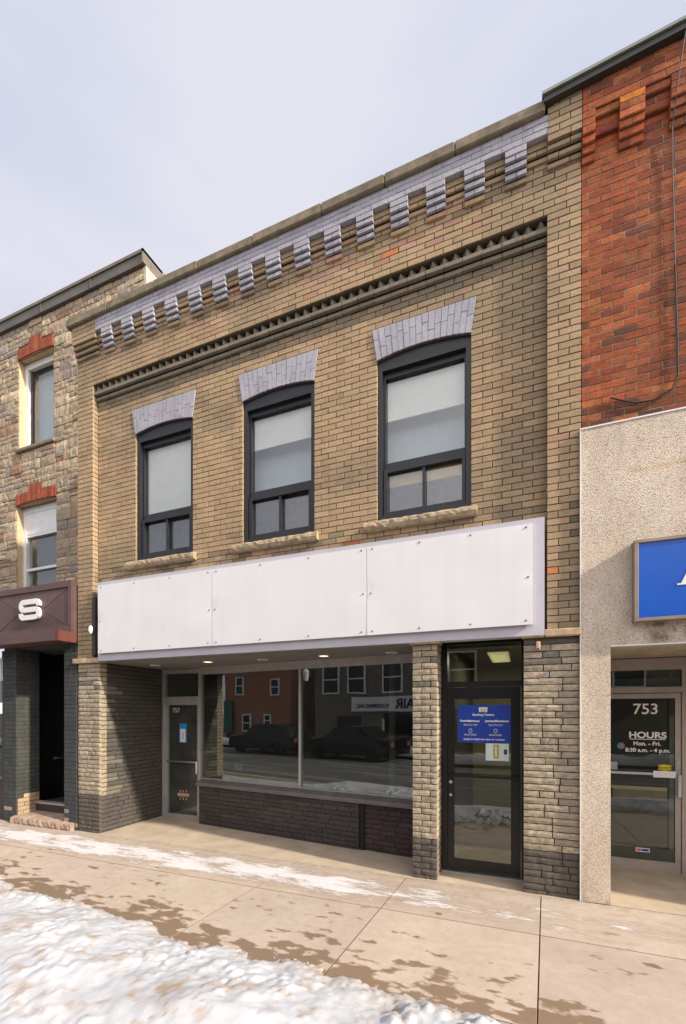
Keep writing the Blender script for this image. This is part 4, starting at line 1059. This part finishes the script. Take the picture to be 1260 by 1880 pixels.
bx('transom_blind', 'counter_pale', D3, .90, 1.80, y+.03, y+.035, 2.285, 2.40)
bx('push_bar', 'bright_metal', D3, .965, 1.735, y-.04, y-.015, 1.195, 1.225)
bx('push_bar_plate', 'white_paint', D3, 1.50, 1.735, y-.045, y-.041, 1.17, 1.25)
mb = MB(); mb.box(1.745, 1.785, y-.08, y-.055, .94, 1.22, bev=.006); mb.box(1.755, 1.775, y-.055, y-.01, .95, .97); mb.box(1.755, 1.775, y-.055, y-.01, 1.19, 1.21); mb.build('handle', 'bright_metal', D3)
mb = MB(); mb.cyl((1.765, y-.025, 1.36), (1.765, y-.01, 1.36), .02, 14); mb.build('lock', 'bright_metal', D3)
yy = y+.006
text_part(None, 'house_number', '753', 'cream_letter' if 'cream_letter' in MATS else 'letter_white', D3, 1.43, yy, 1.952, .185, sx=1.0, bold=.002)
text_part(None, 'lettering', 'HOURS', 'letter_white', D3, 1.45, yy, 1.650, .108, bold=.0035, sx=1.12)
bx('underline', 'letter_white', D3, 1.262, 1.640, yy-.001, yy+.001, 1.630, 1.638)
text_part(None, 'lettering', 'Mon. - Fri.', 'letter_white', D3, 1.445, yy, 1.557, .070, bold=.0018)
text_part(None, 'lettering', '8:30 a.m. - 4 p.m.', 'letter_white', D3, 1.45, yy, 1.475, .068, bold=.0018)
bx('side_wall', 'interior_dark', Rb, .84, .86, y+.07, 5, 0, 2.64); bx('rear_wall', 'interior_dark', Rb, .86, 3.3, 4.9, 5.0, 0, 3.0); bx('ceiling', 'interior_dark', Rb, .86, 3.3, y+.07, 5, 2.66, 2.7)
bx('interior_floor', 'interior_floor', Rb, .86, 3.3, y+.07, 5, -.05, 0); bx('interior_post', 'counter_pale', Rb, 1.95, 2.02, 2.4, 2.5, 0, 2.6); bx('counter', 'cream_trim', Rb, 1.35, 2.3, 3.0, 3.4, .6, .75)
def sticker(name, label, cat, x, z, w_, h_, m_, shp=None):
    tt = thing(name, (x, y, z), label, cat)
    if shp == 'badge':
        mb = MB(); mb.poly([(x+a_*w_/2, yy-.001, z+b_*h_/2) for a_, b_ in ((-1, -.5), (-.55, -.65), (0, -1), (.55, -.65), (1, -.5), (.85, 0), (1, .5), (.5, .75), (-.5, .75), (-1, .5), (-.85, 0))]); mb.build('face', m_, tt)
        text_part(None, 'lettering', 'SECURITY', 'dark_paint', tt, x, yy-.0025, z-.01, .032)
    else: bx('face', m_, tt, x-w_/2, x+w_/2, yy-.002, yy, z-h_/2, z+h_/2)
    return tt
sticker('sticker', 'yellow shield shaped sticker above the push bar of the door numbered 753', 'sticker', 1.632, 1.287, .145, .10, 'yellow_sticker', 'badge')
st = sticker('sticker', 'small red white and blue sticker at the bottom of the door numbered 753', 'sticker', 1.40, .245, .15, .05, 'white_paint')
bx('red_half', 'red_sticker', st, 1.335, 1.385, yy-.004, yy-.0022, .230, .260); bx('blue_half', 'blue_poster', st, 1.39, 1.465, yy-.004, yy-.0022, .230, .260)
st = sticker('sticker', 'round multicoloured sticker left of the opening hours on the glass door', 'sticker', 1.165, 1.54, .005, .005, 'cyan_paper')
mb = MB(); mb.cyl((1.165, yy, 1.545), (1.165, yy-.002, 1.545), .042, 16); mb.build('disc', 'cyan_paper', st); mb = MB(); mb.cyl((1.180, yy-.002, 1.548), (1.180, yy-.004, 1.548), .026, 14); mb.build('centre', 'red_sticker', st)
sticker('notice', 'pale green card at the left end of the push bar of door 753', 'notice', 1.06, 1.29, .13, .10, 'counter_pale')
# blue lightbox sign
BS = thing('lightbox_sign', (1.9, -.07, 2.87), 'bright blue sign with a white letter A on the pebble dashed wall', 'sign')
mb = MB(); x0, x1, z0, z1 = 1.022, 2.9, 2.865, 3.665
mb.box(x0, x1, -.075, -.032, z0, z1)
for (a, b, c0, c1) in ((x0, x1, z0, z0+.032), (x0, x1, z1-.032, z1), (x0, x0+.036, z0+.032, z1-.032), (x1-.036, x1, z0+.032, z1-.032)): mb.box(a, b, -.135, -.0755, c0, c1, bev=.003)
mb.build('frame', 'sign_frame', BS)
mb = MB(); mb.box(x0+.036, x1-.036, -.118, -.076, z0+.032, z1-.032); mb.build('face', 'blue_face', BS)
mb = MB()
def gl(pts): 
    mb.poly([(a_, -.124, b_) for a_, b_ in pts])
    for (p_, q) in zip(pts, pts[1:]+pts[:1]): mb.quad((p_[0], -.124, p_[1]), (q[0], -.124, q[1]), (q[0], -.1185, q[1]), (p_[0], -.1185, p_[1]))
ax, az = 1.375, 3.19
gl([(ax, az), (ax+.12, az), (ax+.12, az+.014), (ax, az+.014)][::1])
gl([(ax+.030, az+.0142), (ax+.072, az+.0142), (ax+.205, az+.33), (ax+.175, az+.33)])
gl([(ax+.205, az+.33), (ax+.175, az+.33), (ax+.27, az+.0142), (ax+.33, az+.0142)][::-1])
gl([(ax+.23, az), (ax+.38, az), (ax+.38, az+.014), (ax+.23, az+.014)])
gl([(ax+.105, az+.10), (ax+.245, az+.10), (ax+.24, az+.125), (ax+.115, az+.125)])
mb.build('letter', 'letter_white', BS)
# cables on the red wall
mb = MB(); pts = [(1.47, -.19, 8.62), (1.425, -.15, 8.35), (1.392, -.14, 8.1), (1.36, -.03, 7.70), (1.365, -.02, 7.3), (1.385, -.02, 6.4), (1.395, -.02, 5.5)]
mb.tube(pts, .005); o = mb.build('cable', 'cable_grey', None); tag(o, 'thin grey cable hanging down the red brick wall from the roof edge', 'cable')
mb = MB(); pts = [(1.385, -.02, 6.35), (1.405, -.02, 5.6), (1.408, -.02, 5.25), (1.36, -.02, 5.14), (1.20, -.02, 5.07), (1.06, -.02, 5.08), (.95, -.02, 5.13), (.835, -.02, 5.19)]
mb.tube(pts, .008); o = mb.build('cable', 'cable_dark', None); tag(o, 'thick dark cable curling along the bottom of the red brick wall', 'cable')

# ================================================================ ground
o = bx('road', 'asphalt', None, -500, 500, -500, 500, -.30, -.125); tag(o, kind='structure')
mb = MB()
jx = [.14-1.47*k for k in range(-12, 24)]; jx.sort()
rows = [(-.965, -.035), (-2.26, -.973), (-3.30, -2.268)]
for a, b in zip(jx[:-1], jx[1:]):
    for (y0, y1) in rows:
        sk = lambda yy: -.045*(yy+1)*-1
        dz = 0
        x0a, x1a = a+.003, b-.003; i = len(mb.v); ch = .004
        def sk(yv): return (yv+1)*.045
        vs = []; sv = rng.uniform(.93, 1.05); sc_ = (sv, sv*rng.uniform(.985, 1.01), sv*rng.uniform(.97, 1.02))
        for zz, ins in ((-.12, 0), (-.004+dz, 0), (dz, ch)):
            for (xx, yv) in ((x0a+ins, y0+ins), (x1a-ins, y0+ins), (x1a-ins, y1-ins), (x0a+ins, y1-ins)): vs.append((xx+sk(yv), yv, zz))
        mb.v += vs
        for L0 in (0, 4):
            for k in range(4): mb.f.append((i+L0+k, i+L0+(k+1) % 4, i+L0+4+(k+1) % 4, i+L0+4+k)); mb.c.append(sc_)
        mb.f.append((i+8, i+9, i+10, i+11)); mb.c.append(sc_)
mb.box(-35, 18, -3.30, -.03, -.13, -.055, (1, 1, 1))
o = mb.build('sidewalk', 'sidewalk_concrete', None); tag(o, kind='structure')
mb = MB(); mb.box(-35, 18, -3.48, -3.31, -.2, -.004, bev=.02); o = mb.build('kerb', 'entry_concrete', None); tag(o, kind='structure')
mb = MB(); mb.box(-6.9, .60, -.03, 1.55, -.1, -.002); mb.box(.6, 3.4, -.03, 1.5, -.1, .003); mb.box(-20, -6.9, -.03, .2, -.1, -.003)
o = mb.build('entry_floor', 'entry_concrete', None); tag(o, kind='structure')
# snow bank
xs = np.concatenate([np.arange(-16, -7, .06), np.arange(-7, 1.5, .018), np.arange(1.5, 8, .06)]); 
def clods(x, y, cell, seed):
    u = x/cell; v = y/cell; iu = np.floor(u); iv = np.floor(v); best = np.zeros_like(u)
    for a_ in (-1, 0, 1):
        for b_ in (-1, 0, 1):
            cu = iu+a_; cv = iv+b_
            rx = hsh(cu, cv, seed); ry = hsh(cu, cv, seed+1); rr = .30+.45*hsh(cu, cv, seed+2); hh = hsh(cu, cv, seed+3)
            d = np.sqrt((u-cu-rx)**2+(v-cv-ry)**2)/rr
            best = np.maximum(best, np.sqrt(np.clip(1-d*d, 0, 1))*rr*np.clip(hh*1.8-.5, 0, 1))
    return best
def snow_bank(name, xs, yedge, ywidth, hmax, sgn, seed):
    ys = np.concatenate([np.arange(-.12, .8, .018), np.arange(.8, ywidth+.01, .028)])
    Xg, Tg = np.meshgrid(xs, ys, indexing='ij')
    ye = yedge(Xg)
    Yg = ye+sgn*Tg
    ed = Tg+(fbm(Xg*3.1, Yg*3.1, seed, 6, .68)-.5)*.42
    prof = np.clip(ed/.85, 0, 1); prof = prof**.62
    wl = np.interp(Xg, [-6.2, -5.0, -3.0, -1.2], [ywidth*.5, ywidth, ywidth, ywidth*.72]) if sgn < 0 else ywidth
    end = np.clip((wl-Tg)/.4, 0, 1)**.6
    ln = fbm(Xg*1.1, Yg*1.3, seed+9, 3)
    lump = fbm(Xg*4.2, Yg*4.2, seed+20, 5, .55); bl = np.abs(fbm(Xg*7, Yg*7, seed+31, 3)-.5)*2
    rid = np.maximum(0, fbm(Xg*2.3+5, Yg*2.3, seed+50, 3)-.52)*2.0
    H = (hmax*prof*(.55+.8*ln)+(lump-.5)*.03*np.clip(prof*2, 0, 1)+bl*.012*prof+rid*.04*prof)*end
    rough_ = np.clip((fbm(Xg*1.9, Yg*1.9, seed+90, 3)-.47)*6, .03, 1)*.95+np.clip(1-ed/.35, 0, 1)*.3
    wx = Xg+(fbm(Xg*9, Yg*9, seed+3, 2)-.5)*.06; wy = Yg+(fbm(Xg*9, Yg*9, seed+4, 2)-.5)*.06
    H += (clods(wx, wy, .21, seed+5)*.055*rough_+clods(wx, wy, .085, seed+6)*.038*rough_+clods(wx, wy, .042, seed+7)*.024*rough_)*np.clip(prof*2.2, 0, 1)*end
    H += (fbm(Xg*34, Yg*34, seed+77, 3, .75)-.5)*.013*np.clip(prof*3, 0, 1)
    H = np.where(ed > 0, np.maximum(H, .002), -.02)
    V = np.stack([Xg, Yg, H], -1).reshape(-1, 3)
    nx_, ny_ = Xg.shape; idx = np.arange(nx_*ny_).reshape(nx_, ny_)
    F = np.stack([idx[:-1, :-1], idx[1:, :-1], idx[1:, 1:], idx[:-1, 1:]], -1).reshape(-1, 4)
    hm = H.reshape(-1)[F].max(1); hmn = H.reshape(-1)[F].max(1); F = F[(hm > -.015) & ~((hm < .0005) & (end.reshape(-1)[F].max(1) <= 0))]
    if sgn < 0: F = F[:, ::-1]
    me = bpy.data.meshes.new(name); me.vertices.add(len(V)); me.vertices.foreach_set('co', V.ravel())
    me.loops.add(F.size); me.loops.foreach_set('vertex_index', F.ravel().astype(np.int32)); me.polygons.add(len(F))
    me.polygons.foreach_set('loop_start', np.arange(0, F.size, 4, dtype=np.int32)); me.polygons.foreach_set('loop_total', np.full(len(F), 4, np.int32))
    me.update(calc_edges=True)
    dirt = np.clip((fbm(Xg*9, Yg*9, seed+60, 5, .65)-.60)*7, 0, 1)*.55+np.clip((fbm(Xg*2.2, Yg*3.5, seed+61, 5, .65)-.60)*6, 0, 1)*.35
    spk = np.clip((fbm(Xg*34, Yg*34, seed+64, 2, .6)-.73)*14, 0, 1)*.75*np.clip((fbm(Xg*1.6, Yg*1.6, seed+65, 3)-.38)*5, 0, 1)
    thin = np.clip(1-ed/.26, 0, 1)*np.clip(fbm(Xg*14, Yg*14, seed+62, 4)*1.6-.25, 0, 1)*.8
    dd = np.clip(dirt*1.25+thin+spk, 0, .85).reshape(-1, 1)
    colr = (1-dd)*np.array([[.485, .50, .53]])+dd*np.array([[.36, .26, .18]])
    at = me.color_attributes.new('Col', 'FLOAT_COLOR', 'POINT'); at.data.foreach_set('color', np.concatenate([colr, np.ones((len(V), 1))], 1).astype(np.float32).ravel())
    me.materials.append(MATS['snow'])
    for pl in me.polygons: pl.use_smooth = True
    o = bpy.data.objects.new(name, me); COL.objects.link(o); tag(o, kind='structure'); return o
kx = [-16, -9, -6.6, -5.63, -4.98, -4.2, -3.57, -3.0, -2.48, -1.81, -1.24, -.84, -.42, -.05, .5, 1.5, 8]
ky = [-1.3, -1.3, -1.55, -1.92, -2.04, -2.05, -2.07, -2.13, -2.19, -2.17, -2.15, -2.27, -2.28, -2.28, -2.35, -2.5, -2.6]
snow_bank('snow_bank', xs, lambda X_: np.interp(X_, kx, ky), 1.6, .15, -1, 5)
snow_bank('far_snow_bank', np.arange(-30, 8, .09), lambda X_: np.interp(X_, [-30, 8], [-12.6, -12.6]), 1.1, .45, 1, 40)
bx_ = bx('far_sidewalk', 'entry_concrete', None, -60, 20, -17.0, -12.6, -.2, .0); tag(bx_, kind='structure')

# ================================================================ across the street (seen in the glass)
def flat_windows(par, lst, y, frame_m, h_mid=True):
    for (a, b, z0, z1) in lst:
        w_ = group_empty('window', par); mb = MB()
        f_ = .09
        mb.box(a, a+f_, y, y+.10, z0, z1); mb.box(b-f_, b, y, y+.10, z0, z1); mb.box(a+f_, b-f_, y, y+.10, z0, z0+f_); mb.box(a+f_, b-f_, y, y+.10, z1-f_, z1)
        mb.box(a+f_, b-f_, y, y+.09, (z0+z1)/2-.04, (z0+z1)/2+.04); mb.build('frame', frame_m, w_)
        bx('pane', 'car_glass', w_, a+f_, b-f_, y+.02, y+.04, z0+f_, z1-f_)
m, t, p = newmat('far_brick')
bt = t.nodes.new('ShaderNodeTexBrick'); bt.inputs['Color1'].default_value = (.33, .135, .08, 1); bt.inputs['Color2'].default_value = (.26, .105, .065, 1); bt.inputs['Mortar'].default_value = (.35, .25, .18, 1); bt.inputs['Scale'].default_value = 4.6
tc_ = t.nodes.new('ShaderNodeTexCoord'); mpp = t.nodes.new('ShaderNodeMapping'); mpp.inputs['Rotation'].default_value = (R(90), 0, 0); t.links.new(tc_.outputs['Object'], mpp.inputs[0]); t.links.new(mpp.outputs[0], bt.inputs[0]); t.links.new(bt.outputs[0], p.inputs['Base Color']); p.inputs['Roughness'].default_value = .9
YO = -17
F1 = thing('brick_building', (-23.2, YO-4, 0), 'red brick corner building across the street mirrored in the left shop pane', 'building')
bx('wall', 'far_brick', F1, -27.0, -20.0, YO-9, YO, -.1, 5.9); bx('parapet', 'coping_stone', F1, -27.1, -19.9, YO-9.1, YO+.1, 5.9, 6.1)
flat_windows(F1, [(-25.7, -24.8, 3.3, 4.7), (-21.95, -21.05, 3.2, 4.4), (-24.95, -24.0, .5, 1.85), (-22.6, -21.9, .9, 1.85)], YO+.01, 'white_paint')
F2 = thing('brick_building', (-19, YO-12, 0), 'lower orange brick building set back between the two buildings across the street', 'building')
bx('wall', 'far_brick', F2, -20.5, -17.0, YO-16, YO-8, -.1, 6.1); bx('roof', 'flashing', F2, -20.6, -17, YO-16, YO-7.9, 6.1, 6.3)
F3 = thing('taupe_building', (-6, YO-4, 0), 'taupe rendered shop building with white sash windows across the street', 'building')
bx('wall', 'taupe_wall', F3, -17.8, 14, YO-9, YO, -.1, 7.6); bx('parapet', 'coping_stone', F3, -17.9, 14.1, YO-9, YO+.12, 7.6, 7.8)
flat_windows(F3, [(-17.1, -15.7, 3.15, 5.05), (-15.05, -13.7, 3.15, 5.05), (-12.5, -11.15, 3.15, 5.05), (-9.4, -8.0, 3.15, 5.05), (-6.6, -5.2, 3.15, 5.05), (-3.5, -2.1, 3.15, 5.05), (.5, 2, 3.15, 5.05), (4, 5.4, 3.15, 5.05)], YO+.01, 'white_paint')
bx('door', 'black_frame', F3, -15.9, -14.1, YO+.01, YO+.06, -.1, 1.75); bx('shop_window', 'car_glass', F3, -12.4, -8.5, YO+.01, YO+.05, .4, 1.9); bx('shop_window', 'car_glass', F3, -7.5, -1.5, YO+.01, YO+.05, .4, 2.1); bx('trim', 'white_paint', F3, -12.5, -12.35, YO+.01, YO+.08, .2, 1.6)
F4 = thing('shop_sign', (-12, YO+.1, 2.0), 'white sign reading AIR FLOORING INC. across the street mirrored in the right pane', 'sign')
bx('board', 'white_sheet', F4, -14.7, -8.6, YO+.02, YO+.16, 2.03, 2.93)
text_part(None, 'lettering', 'AIR', 'navy_letter', F4, -11.3+.4, YO+.18, 2.22, .8, rot=math.pi, bold=.02, ext=.01)
text_part(None, 'lettering', 'FLOORING INC.', 'navy_letter', F4, -13.2, YO+.18, 2.26, .34, rot=math.pi, bold=.006, ext=.01)
F5 = thing('shop_sign', (-26, YO+.6, 1), 'green vertical banner on the brick building across the street', 'sign')
bx('board', 'green_sign', F5, -26.9, -25.9, YO+.15, YO+.25, .4, 2.9); bx('post', 'black_frame', F5, -26.45, -26.35, YO+.16, YO+.24, -.1, .4)
LP = thing('street_lamp', (-16.2, -14.2, 0), 'dark post top street lamp on the far sidewalk', 'street lamp')
mb = MB(); mb.cyl((-16.2, -14.2, 0), (-16.2, -14.2, 3.9), .07, 12, .045); mb.cyl((-16.2, -14.2, 0), (-16.2, -14.2, .5), .14, 12, .1); mb.build('post', 'black_frame', LP)
mb = MB(); mb.cyl((-16.2, -14.2, 3.9), (-16.2, -14.2, 4.4), .12, 12, .2); mb.cyl((-16.2, -14.2, 4.4), (-16.2, -14.2, 4.65), .22, 12, .03); mb.build('lantern', 'pale_paper', LP)
def make_car(x, y, L_, label, hatch):
    C_ = thing('parked_car', (x, y, -.12), label, 'car', 'cars parked along the far kerb')
    z = -.12; W2 = .9
    pr = [(0, .35), (.02, .75), (.25, .88), (1.15, .98), (1.75, 1.42), (2.2, 1.50), (3.1, 1.48), (3.75 if not hatch else 4.1, 1.02 if not hatch else 1.35), (L_-.1, .95), (L_, .5), (L_-.05, .30)]
    mb = MB(); n = len(pr)
    for yy_, k_ in ((y-W2, 1), (y-W2+.12, 0), (y+W2-.12, 0), (y+W2, 1)):
        for (a_, b_) in pr:
            top = b_ > 1.0
            mb.v.append((x+a_, yy_+((.12 if yy_ < y else -.12) if top and k_ else 0), z+b_-(.04 if k_ else 0)))
    for s_ in range(3):
        for k in range(n-1): mb.f.append((s_*n+k, s_*n+k+1, (s_+1)*n+k+1, (s_+1)*n+k)); mb.c.append(None)
    mb.f.append(tuple(range(n))); mb.c.append(None); mb.f.append(tuple(range(3*n, 4*n))[::-1]); mb.c.append(None)
    mb.build('body', 'car_black', C_)
    mb = MB()
    for sg in (-1, 1):
        yy_ = y+sg*(W2-.055); mb.poly([(x+1.35, yy_, z+1.02), (x+3.5, yy_, z+1.02), (x+3.1, yy_-sg*.05, z+1.38), (x+1.9, yy_-sg*.05, z+1.38)])
    mb.build('side_window', 'car_glass', C_)
    for wx in (.85, L_-.9):
        for sg in (-1, 1):
            mb = MB(); mb.cyl((x+wx, y+sg*(W2-.2), z+.32), (x+wx, y+sg*(W2+.01), z+.32), .32, 20); w_ = mb.build('wheel', 'black_rubber', C_)
            mb = MB(); mb.cyl((x+wx, y+sg*(W2+.0), z+.32), (x+wx, y+sg*(W2+.02), z+.32), .19, 16); mb.build('rim', 'car_black', w_)
    for sg in (-1, 1):
        bx('headlight', 'aluminium', C_, x-.01, x+.06, y+sg*.65-.15, y+sg*.65+.15, z+.6, z+.72)
        bx('tail_light', 'rusty_metal', C_, x+L_-.06, x+L_+.01, y+sg*.68-.12, y+sg*.68+.12, z+.65, z+.85)
make_car(-17.6, -10.4, 4.6, 'black hatchback parked across the street mirrored in the left shop pane', True)
make_car(-12.4, -10.4, 4.7, 'black sedan parked across the street mirrored in the right shop pane', False)
